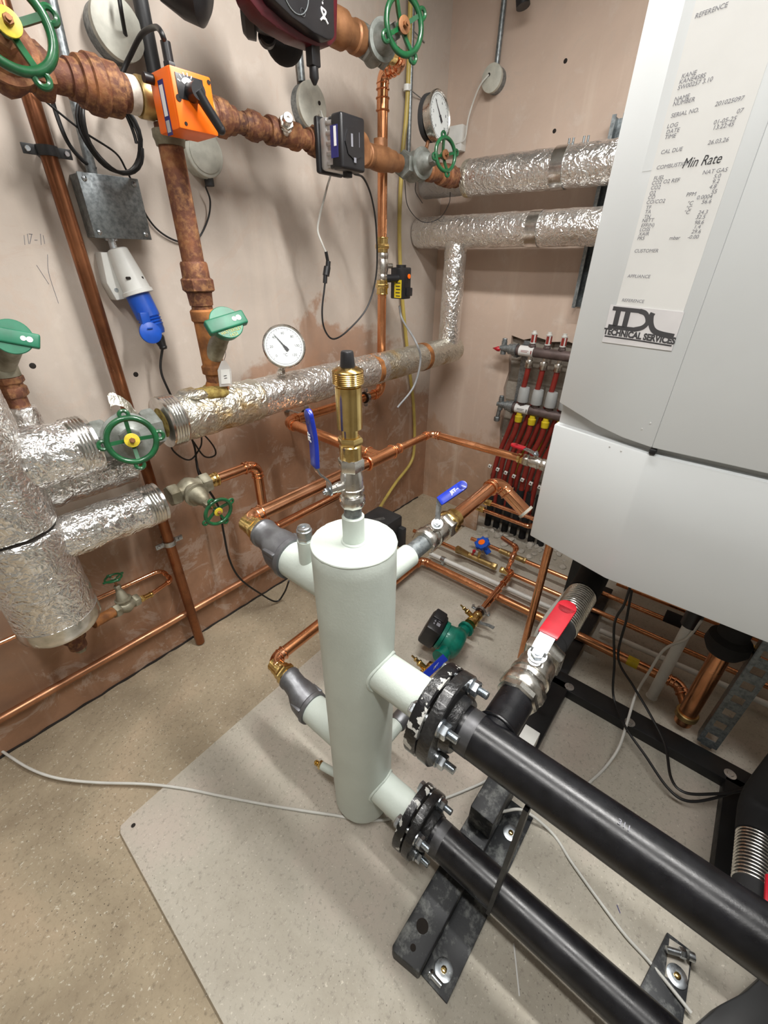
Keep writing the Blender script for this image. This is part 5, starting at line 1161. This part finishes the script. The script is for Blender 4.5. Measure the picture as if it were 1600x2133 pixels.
# ------------------------------------------------------------------ actuated valve on the copper riser
qx, qy = -.640, -.14
t = thing('actuated_valve', 'chrome valve with brass joints in the copper riser', 'valve', (qx, qy, 1.33))
q = V((qx, qy, 0))
part(t, 'valve_body', B().hex(q+Z*1.375, q+Z*1.40, .026, 8).lathe(q+Z*1.395, Z, [(0, .022), (.02, .027), (.05, .027), (.065, .022)]).hex(q+Z*1.455, q+Z*1.48, .026, 8).cyl(q+Z*1.43, q+V((.045, -.02, 1.43)), .010), 'nickel')
for z0, s in ((1.375, -1), (1.48, 1)): part(t, 'brass_joint', B().cyl(q+Z*z0, q+Z*(z0+s*.055), .0245).hex(q+Z*(z0+s*.012), q+Z*(z0+s*.032), .0295).torus(q+Z*(z0+s*.053), Z, .0235, .003), 'brass', 'brass compression joint')
c0 = W(835, 590, 1, -.175); t = thing('valve_actuator', 'black valve actuator box with red button and yellow label', 'actuator', c0)
wz = .125
part(t, 'housing', B().box(c0, (.056, .075, wz), bev=.005).cyl(c0+Z*wz*.5, c0+Z*(wz*.5+.010), .022, n=20).cyl((qx+.01, qy-.01, c0.z+.02), c0+V((-.02, 0, .02)), .016), 'blackplastic')
fr = c0+V((.008, -.0385, 0)); part(t, 'red_button', B().cyl(fr+Z*.028, fr+V((0, -.003, .028)), .0095), 'orange', 'red-orange button'); part(t, 'terminal_cover', B().box(fr+V((.002, -.003, -.034)), (.040, .010, .034), bev=.003), 'blackplastic')
part(t, 'warning_label', B().box(c0+V((-.0286, -.006, -.022)), (.001, .040, .072)), 'yellow', 'yellow warning label')
b = B()
for k in range(5): b.box(c0+V((-.0294, -.008+.002*(k % 2), -.050+k*.013)), (.0004, .024, .004))
part(t, 'label_print', b, 'print')
cable('grey_cable', 'grey cable hanging from the black actuator with a cut end', [W(832, 637, 1, -.17), W(838, 665, 1, -.18), W(866, 712, 1, -.32), W(876, 750, 1, -.33), W(862, 805, 1, -.32), W(828, 849, 1, -.30)], .0050, 'cable_grey', 10)
# yellow coated pipe and conduit in the corner
cable('yellow_pipe', 'thin yellow coated pipe running down the corner to the floor', [(-.345, -.03, 2.7), (-.345, -.03, 2.08), W(838, 330, 1, -.028), W(832, 480, 1, -.028), W(838, 620, 1, -.028), W(852, 760, 1, -.028), W(862, 850, 1, -.028), W(863, 930, 1, -.028), W(855, 965, 1, -.035), W(825, 1005, 1, -.05), W(802, 1040, 1, -.10), W(790, 1060, 1, -.2)], .0095, 'yellowpipe', 12, 'pipe')
pipe_run('steel_conduit', 'slim steel conduit beside the yellow pipe in the top corner', [(-.315, -.02, 1.78), (-.315, -.02, 2.6)], .0095, 'galv', elbows=False)
for px, py, lb in ((848, 183, 'lower white clip on the yellow pipe'), (848, 52, 'upper white clip on the yellow pipe behind the green wheel')):
    q = W(px, py, 1, -.03); single('pipe_clip', B().lathe(q-Z*.010, Z, [(0, .0095), (0, .0145), (.02, .0145), (.02, .0095)], 20), 'white', lb, 'clip')
    single('wire_tie', B().tube([q+X*.012, q+V((.16, .028, -.004))], .0022, 6), 'galv', 'thin grey tie running to the corner from the '+lb.split(' clip')[0]+' clip', 'tie')

# ------------------------------------------------------------------ top valve and red pump
ZT = 2.045
wc = W(842, 52, 1, -.40)
t = thing('bronze_run', 'bronze pump union and coupling at the top right of the red pump', 'pipe fitting', (-.9, RY, ZT))
part(t, 'union_fitting', B().lathe((-1.03, RY, ZT), X, [(0, .040), (.05, .042), (.055, .045), (.085, .045), (.088, .037), (.13, .035), (.135, .040), (.16, .040), (.165, .032), (.2, .032)], 24), 'bronze')
gate_valve('gate_valve', 'grey gate valve with bright green handwheel beside the red pump', (-.80, RY, ZT), X, wc, .029, .055, .062, 'greyvalve', ph=.5, hub='bronze')
t = thing('compression_joint', 'brass joint between the top gate valve and the copper elbow', 'pipe fitting', (-.72, RY, ZT))
part(t, 'joint', B().cyl((-.75, RY, ZT), (-.70, RY, ZT+.003), .025).hex((-.745, RY, ZT), (-.725, RY, ZT), .031, 8), 'brass')
pf = -.42
t = thing('circulator_pump', 'large burgundy circulator pump with black control face at the top', 'pump', W(600, 40, 1, -.32))
fp = [(538, -60), (570, -2), (610, 36), (655, 68), (684, 83), (694, 82), (698, 74), (697, 30), (696, -60)]
bp = [(500, -60), (521, 0), (546, 32), (578, 58), (618, 82), (660, 97), (690, 96), (703, 82), (706, -60)]
part(t, 'control_face', B().prism([W(x, y, 1, pf) for x, y in fp], (0, .035, 0), bev=.004), 'blackplastic', 'black control face')
part(t, 'housing', B().prism([W(x, y, 1, pf+.034) for x, y in bp], (0, .05, 0), bev=.006), 'burgundy', 'burgundy cast housing')
f = W(615, -24, 1, pf-.0015); part(t, 'dial_ring', B().torus(f, Y, .040, .0012, 40, 6), 'galv')
b = B().tube(bez([W(669, 15, 1, pf-.001), W(678, 24, 1, pf-.001), W(676, 32, 1, pf-.001), W(668, 42, 1, pf-.001)]), .0022, 6).tube(bez([W(669, 16, 1, pf-.001), W(672, 28, 1, pf-.001), W(683, 50, 1, pf-.001)]), .0022, 6).tube([W(670, 38, 1, pf-.001), W(680, 41, 1, pf-.001)], .0018, 6)
for y in (-2, 6): b.box(W(672, y, 1, pf-.001), (.003, .001, .004))
part(t, 'emblem', b, 'inkwhite', 'white printed sign')
part(t, 'indicator', B().torus(W(631, 26, 1, pf-.001), Y, .007, .0008, 20, 5), 'darkgrey')
c1 = W(520, -40, 1, -.30); ax = V((.75, -.62, -.1)).normalized()
part(t, 'motor_flange', B().lathe(W(528, -52, 1, -.29)-ax*.03, ax, [(0, .10), (.01, .108), (.03, .108), (.032, .09)], 40), 'blackplastic')
part(t, 'motor_ring', B().lathe(W(528, -52, 1, -.29)-ax*.0, ax, [(0, .088), (.012, .095), (.045, .095), (.05, .085)], 40), 'malleable', 'grey metal ring')
q = W(592, 84, 1, -.22); part(t, 'insulation_shell', B().ball(q, (.055, .05, .052), 24), 'foam'); part(t, 'shell_knob', B().lathe(W(557, 72, 1, -.29), V((-.5, -.8, 0)), [(-.02, .022), (0, .022), (.004, .018), (.004, .008), (.006, .008), (.006, 0)]), 'blackplastic')
g0 = W(650, 78, 1, -.37); part(t, 'cable_plug', B().box(g0-Z*.02, (.030, .026, .07), bev=.003).lathe(g0-Z*.055, -Z, [(0, .012), (.02, .0125), (.028, .008), (.034, .004)], 10), 'blackplastic')
single('black_pump_part', B().lathe(W(385, -40, 1, -.24), V((.6, -.7, -.3)), [(-.05, .05), (0, .062), (.04, .062), (.05, .045)], 32), 'blackplastic', 'round black pump end in the top left beside the burgundy pump', 'pump')
pipe_run('steel_conduit', 'dark square-looking conduit rising behind the orange actuator', [(-1.47, -.05, 1.80), (-1.47, -.05, 2.6)], .018, 'darkgrey', elbows=False)

# ------------------------------------------------------------------ electrical items on the left wall
q = W(236, 430, 1, -.05); x0, x1, z0, z1 = -1.735, -1.585, 1.497, 1.637
t = thing('junction_box', 'square galvanised steel junction box on the left wall', 'junction box', ((x0+x1)/2, -.03, z0))
part(t, 'box', B().box(((x0+x1)/2, -.028, (z0+z1)/2), (x1-x0-.004, .056, z1-z0-.004), bev=.002), 'galv')
part(t, 'lid', B().box(((x0+x1)/2, -.058, (z0+z1)/2), (x1-x0, .004, z1-z0), bev=.001), 'galv')
for dx in (x0+.014, x1-.014):
    for dz in (z0+.013, z1-.013): part(t, 'screw', B().lathe((dx, -.060, dz), -Y, [(0, .0065), (.002, .006), (.004, .003), (.004, 0)], 14), 'zinc')
pipe_run('steel_conduit', 'galvanised conduit rising from the junction box', [(-1.685, -.025, 1.637), (-1.640, -.025, 2.6)], .0125, 'galv', elbows=False)
# white socket and blue plug
s0 = V((-1.685, -.05, 1.455)); s1 = V((-1.667, -.072, 1.345)); ax = (s1-s0).normalized()
t = thing('socket_outlet', 'white industrial socket under the junction box', 'socket', s0)
part(t, 'conduit_nipple', B().cyl((-1.687, -.035, 1.50), (-1.687, -.038, 1.465), .010).cyl((-1.687, -.035, 1.499), (-1.687, -.035, 1.492), .016), 'zinc')
part(t, 'socket_body', B().lathe(s0+Z*.018, ax, [(0, .022), (.003, .027), (.06, .034), (.105, .038), (.107, .042), (.116, .042), (.117, .036)], 28).prism([(-1.728, -.002, 1.465), (-1.655, -.002, 1.465), (-1.655, -.002, 1.355), (-1.722, -.002, 1.345), (-1.735, -.002, 1.39)], (0, -.045, 0), bev=.004), 'white')
for dx, dy in ((-.016, -.0275), (.02, -.0255)): part(t, 'vent_slot', B().box(s0+V((dx+.008, dy-.017, -.052)), (.012, .008, .007), bev=.002), 'darkhole')
part(t, 'screw', B().lathe((-1.715, -.047, 1.372), -Y, [(0, .006), (.002, .005), (.002, 0)], 12), 'zinc')
t = thing('plug', 'bright blue industrial plug in the white socket', 'plug', s1)
p0 = s0+ax*.13
part(t, 'plug_body', B().lathe(p0-ax*.01, ax, [(-.03, .033), (.04, .034), (.045, .029), (.048, .034), (.052, .029), (.056, .033), (.06, .029), (.064, .032), (.068, .029), (.08, .028), (.09, .024)], 24), 'blueplug')
fq = W(314, 693, 1, -.118); fn = V((-.1, -.95, .15)).normalized()
part(t, 'flap', B().lathe(fq+fn*-.006, fn, [(0, .030), (.008, .030), (.010, .027), (.010, 0)], 28).box(fq+V((-.003, .010, .030)), (.026, .018, .05), bev=.003).box(fq+fn*.006+Z*.012, (.016, .002, .003)), 'blueplug', 'round blue flap')
e = p0+ax*.085
part(t, 'cable_gland', B().lathe(e, ax, [(0, .016), (.006, .017), (.03, .011), (.034, .012), (.04, .009)], 14), 'blackplastic')
cable('black_cable', 'black cable hanging from the blue plug behind the lagged pipe', [e+ax*.03, W(335, 770, 1, -.08), W(352, 815, 1, -.08), W(385, 880, 1, -.07), W(405, 930, 1, -.07), W(412, 975, 1, -.07), W(432, 1005, 1, -.08)], .0038, 'rubber')
cable('black_cable', 'coiled slack black cable loops under the lagged pipe', [W(350, 905, 1, -.07), W(362, 940, 1, -.07), W(395, 958, 1, -.07), W(418, 930, 1, -.07), W(422, 905, 1, -.07), W(445, 930, 1, -.08), W(448, 948, 1, -.08), W(425, 950, 1, -.08), W(395, 910, 1, -.08), W(370, 900, 1, -.08)], .0030, 'rubber')
cable('black_cable', 'black cable drooping behind the small green wheel to the grey coupling', [W(408, 955, 1, -.07), W(418, 995, 1, -.10), W(455, 1055, 1, -.12), W(466, 1110, 1, -.12), W(478, 1165, 1, -.12), W(500, 1205, 1, -.12), W(540, 1235, 1, -.12), W(575, 1253, 1, -.12), W(592, 1235, 1, -.14), W(602, 1210, 1, -.20)], .0042, 'rubber')
# coil of black cable
b = B(); cc = V((-1.56, -.10, 1.735)); pts = []
for k in range(90):
    a = k*2*PI/30; rr = .066+.009*math.sin(k*.23); pts.append(W(228, 288, 1, -.09)+V((math.cos(a)*rr, -.006*(k//30)+.003*math.sin(k), math.sin(a)*rr*1.15+.004*(k//30))))
b.tube(pts, .0042, 8); single('cable_coil', b, 'rubber', 'coil of black cable hanging above the junction box', 'cable')
cable('black_cable', 'black cable from the top left falling to the junction box', [W(105, 180, 1, -.04), W(112, 220, 1, -.03), W(138, 290, 1, -.03), W(168, 330, 1, -.03), W(200, 352, 1, -.03)], .0052, 'rubber')
cable('black_cable', 'thin black cable crossing the copper riser towards the coil', [W(62, 182, 1, -.09), W(120, 232, 1, -.09), W(175, 275, 1, -.08), W(240, 318, 1, -.05), W(262, 352, 1, -.03), W(272, 372, 1, -.02)], .0026, 'rubber')
cable('black_cable', 'black cable entering the large round white box at the top left', [W(246, -20, 1, -.09), W(252, 20, 1, -.09), W(258, 55, 1, -.07), W(262, 75, 1, -.05)], .0050, 'rubber')
cable('black_cable', 'thin black cable from junction box curving to the octagonal box', [W(288, 400, 1, -.02), W(300, 440, 1, -.01), W(330, 480, 1, -.01), W(372, 503, 1, -.01), W(410, 498, 1, -.01), W(432, 460, 1, -.02), W(438, 420, 1, -.03), W(428, 388, 1, -.04)], .0028, 'rubber')
def roundbox(lb, px, py, R, d, ax=1, hole=(.3, .1), nm='conduit_box', m='offwhite', n=40):
    v = 0; nn = -Y if ax == 1 else -X; q = W(px, py, ax, -d*.6); q = V((q.x if ax == 1 else 0, 0 if ax == 1 else q.y, q.z))
    t = thing(nm, lb, 'junction box', q)
    part(t, 'back_box', B().lathe(q, nn, [(0, R*.96), (d*.70, R*.96)], n), 'galv' if m == 'offwhite' else m)
    part(t, 'lid', B().lathe(q+nn*d*.70, nn, [(0, R), (d*.28, R), (d*.3, R*.97), (d*.3, 0)], n), m)
    return t, q, nn
t, q, nn = roundbox('large round off-white conduit box at the top left', 240, 62, .060, .055)
t, q, nn = roundbox('round off-white conduit box behind the black circulator pump', 645, 222, .064, .045); part(t, 'cable_hole', B().cyl(q+nn*.0455+V((.03, 0, .012)), q+nn*.0465+V((.03, 0, .012)), .006), 'darkhole')
pipe_run('steel_conduit', 'galvanised conduit above the round box behind the black pump', [(q.x-.022, -.02, q.z+.06), (q.x-.05, -.02, 2.6)], .0125, 'galv', elbows=False)
q2 = W(428, 318, 1, -.045); t = thing('conduit_box', 'grey-white octagonal junction box right of the rusty drop pipe', 'junction box', V((q2.x, 0, q2.z)))
q = V((q2.x, 0, q2.z))
part(t, 'back_box', B().lathe(q, -Y, [(0, .060), (.03, .062)], 12), 'offwhite'); part(t, 'lid', B().lathe(q-Y*.03, -Y, [(0, .060), (.012, .060), (.014, .058), (.014, .050), (.017, .050), (.018, .046), (.018, 0)], 40), 'offwhite')
part(t, 'cable_gland', B().hex(q+V((.012, -.02, -.056)), q+V((.012, -.02, -.078)), .014, 10), 'darkgrey')
t, q, nn = roundbox('round off-white conduit box on the right wall', 1028, 165, .047, .05, 0); rq = q
part(t, 'cable_hole', B().cyl(q+nn*.0505+V((0, .012, .012)), q+nn*.052+V((0, .012, .012)), .006), 'darkhole')
pipe_run('steel_conduit', 'dark glossy conduit rising from the round box on the right wall', [(-.022, q.y-.005, q.z+.045), (-.022, q.y-.012, 2.6)], .0110, 'galv', elbows=False)
t = thing('junction_box', 'small square white box on the right wall behind the green wheel', 'junction box', W(948, 292, 0, -.03))
sq = W(947, 290, 0, -.03); part(t, 'box', B().box((-.022, sq.y, sq.z), (.044, .095, .095), bev=.003), 'white')
cable('white_cable', 'off-white cable from the round box down to the small square box', [rq+V((-.052, .012, .012)), W(1000, 178, 0, -.06), W(985, 215, 0, -.045), W(975, 250, 0, -.045), W(968, 290, 0, -.04), V((-.045, sq.y-.02, sq.z-.02))], .0036, 'cable_white', 8)
single('pipe_bracket', B().cyl(W(1088, -30, 0, -.10), W(1090, 14, 0, -.10), .026).cyl(W(1086, -30, 0, -.05), W(1090, 8, 0, -.05), .018), 'blackplastic', 'dark bracket hanging at the top of the right wall', 'bracket')
# pump cables
cable('black_cable', 'black cable looping down from the black pump plug to the in-line connector', [W(738, 362, 1, -.32), W(758, 372, 1, -.30), W(775, 415, 1, -.26), W(784, 480, 1, -.24), W(784, 570, 1, -.22), W(765, 640, 1, -.21), W(725, 688, 1, -.2), W(695, 706, 1, -.2), W(677, 688, 1, -.2), W(671, 650, 1, -.2), W(677, 590, 1, -.2)], .0034, 'rubber')
t = thing('cable_connector', 'black in-line cable connector below the black pump', 'connector', W(682, 560, 1, -.2))
for (a, b_, r) in (((677, 590), (678, 570), .008), ((679, 574), (682, 556), .0125), ((683, 558), (684, 544), .009), ((683, 545), (679, 524), .006)): part(t, 'connector_part', B().cyl(W(*a, 1, -.2), W(*b_, 1, -.2), r, n=14), 'blackplastic')
cable('white_cable', 'white cable from the black pump down to the in-line connector', [W(668, 232, 1, -.06), W(676, 262, 1, -.10), W(690, 345, 1, -.13), W(680, 395, 1, -.16), W(666, 450, 1, -.18), W(662, 480, 1, -.19), W(670, 505, 1, -.2), W(680, 528, 1, -.2)], .0036, 'cable_white')
# strut channel on the right wall behind the boiler
t = thing('strut_channel', 'grey steel strut channel on the right wall beside the boiler', 'channel', (-.03, -.83, 1.25))
b = B()
b.box((-.006, -.83, 1.60), (.004, .052, .66)).box((-.04, -.805, 1.60), (.075, .004, .66)).box((-.04, -.855, 1.60), (.075, .004, .66)).box((-.075, -.812, 1.60), (.004, .012, .66)).box((-.075, -.848, 1.60), (.004, .012, .66))
part(t, 'channel', b, 'galv')

# ------------------------------------------------------------------ floor cables
zc = .005
def fl(*pts, z=zc): return [W(x, y, 2, z) for x, y in pts]
cable('white_cable', 'white cable lying across the floor from the left edge to the header', fl((-40, 1535), (0, 1562), (60, 1600), (120, 1621), (200, 1630), (300, 1633), (380, 1642), (470, 1660), (560, 1677), (640, 1690), (690, 1697), (718, 1702), (745, 1707), (775, 1709), (810, 1706), (870, 1690), (920, 1666), (960, 1650), (1010, 1628), (1060, 1600)), .0042, 'cable_white', 10)
cable('white_cable', 'white cable hooping over the black foot and on to the lower right corner', [W(1024, 1625, 2, .06), W(1008, 1645, 2, .062), W(1010, 1672, 2, .064), W(1040, 1690, 2, .066), W(1090, 1688, 2, .05)]+fl((1150, 1735), (1190, 1795), (1240, 1865), (1300, 1945), (1350, 2000))+[W(1400, 2060, 2, .018), W(1440, 2110, 2, .018)], .0042, 'cable_white', 10)
cable('white_cable', 'white cable hanging under the boiler beside the waste pipe', [W(1462, 1292, 0, -.82), W(1430, 1330, 0, -.82), W(1385, 1352, 0, -.84), W(1352, 1400, 0, -.87), W(1325, 1446, 2, .10), W(1308, 1500, 2, .075), W(1290, 1555, 2, .055), W(1262, 1597, 2, .008), W(1225, 1632, 2, .005), W(1180, 1668, 2, .005)], .0046, 'cable_white', 10)
cable('grey_flex', 'pale flexible sleeve rising to the boiler beside the ribbed hose', [W(1222, 1190, 0, -1.12), W(1190, 1225, 0, -1.14), W(1150, 1270, 0, -1.18), W(1122, 1315, 0, -1.2), W(1105, 1360, 0, -1.2)], .0085, 'cable_white', 12)
cable('black_cable', 'thick black cable pair hanging under the boiler, left strand', [W(1312, 1225, 0, -.95), W(1300, 1260, 0, -.95), W(1280, 1300, 0, -.95), W(1280, 1380, 0, -.96), W(1278, 1450, 0, -.985), W(1302, 1512, 2, .085), W(1345, 1575, 2, .07), W(1390, 1640, 2, .06), W(1430, 1668, 2, .06), W(1490, 1662, 2, .065), W(1560, 1635, 2, .07), W(1640, 1580, 2, .08)], .0042, 'rubber')
cable('black_cable', 'thick black cable pair hanging under the boiler, right strand', [W(1316, 1230, 0, -.93), W(1305, 1290, 0, -.93), W(1288, 1370, 0, -.94), W(1320, 1430, 0, -.95), W(1352, 1484, 2, .11), W(1385, 1550, 2, .085), W(1398, 1620, 2, .08), W(1425, 1650, 2, .08), W(1480, 1654, 2, .085), W(1550, 1645, 2, .09), W(1620, 1610, 2, .09)], .0042, 'rubber')
cable('straw', 'thin pale straw-like offcut lying on the slab by the lower black pipe', fl((1070, 1965), (1074, 2000), (1082, 2075), z=.002), .0018, 'paper', 6, 'offcut')
single('ink_mark', B().strip(fl((1285, 1885), (1292, 1902), z=.0008), X, .003, .0006), 'label_blue', 'tiny blue pen mark on the slab right of the white cable', 'mark')
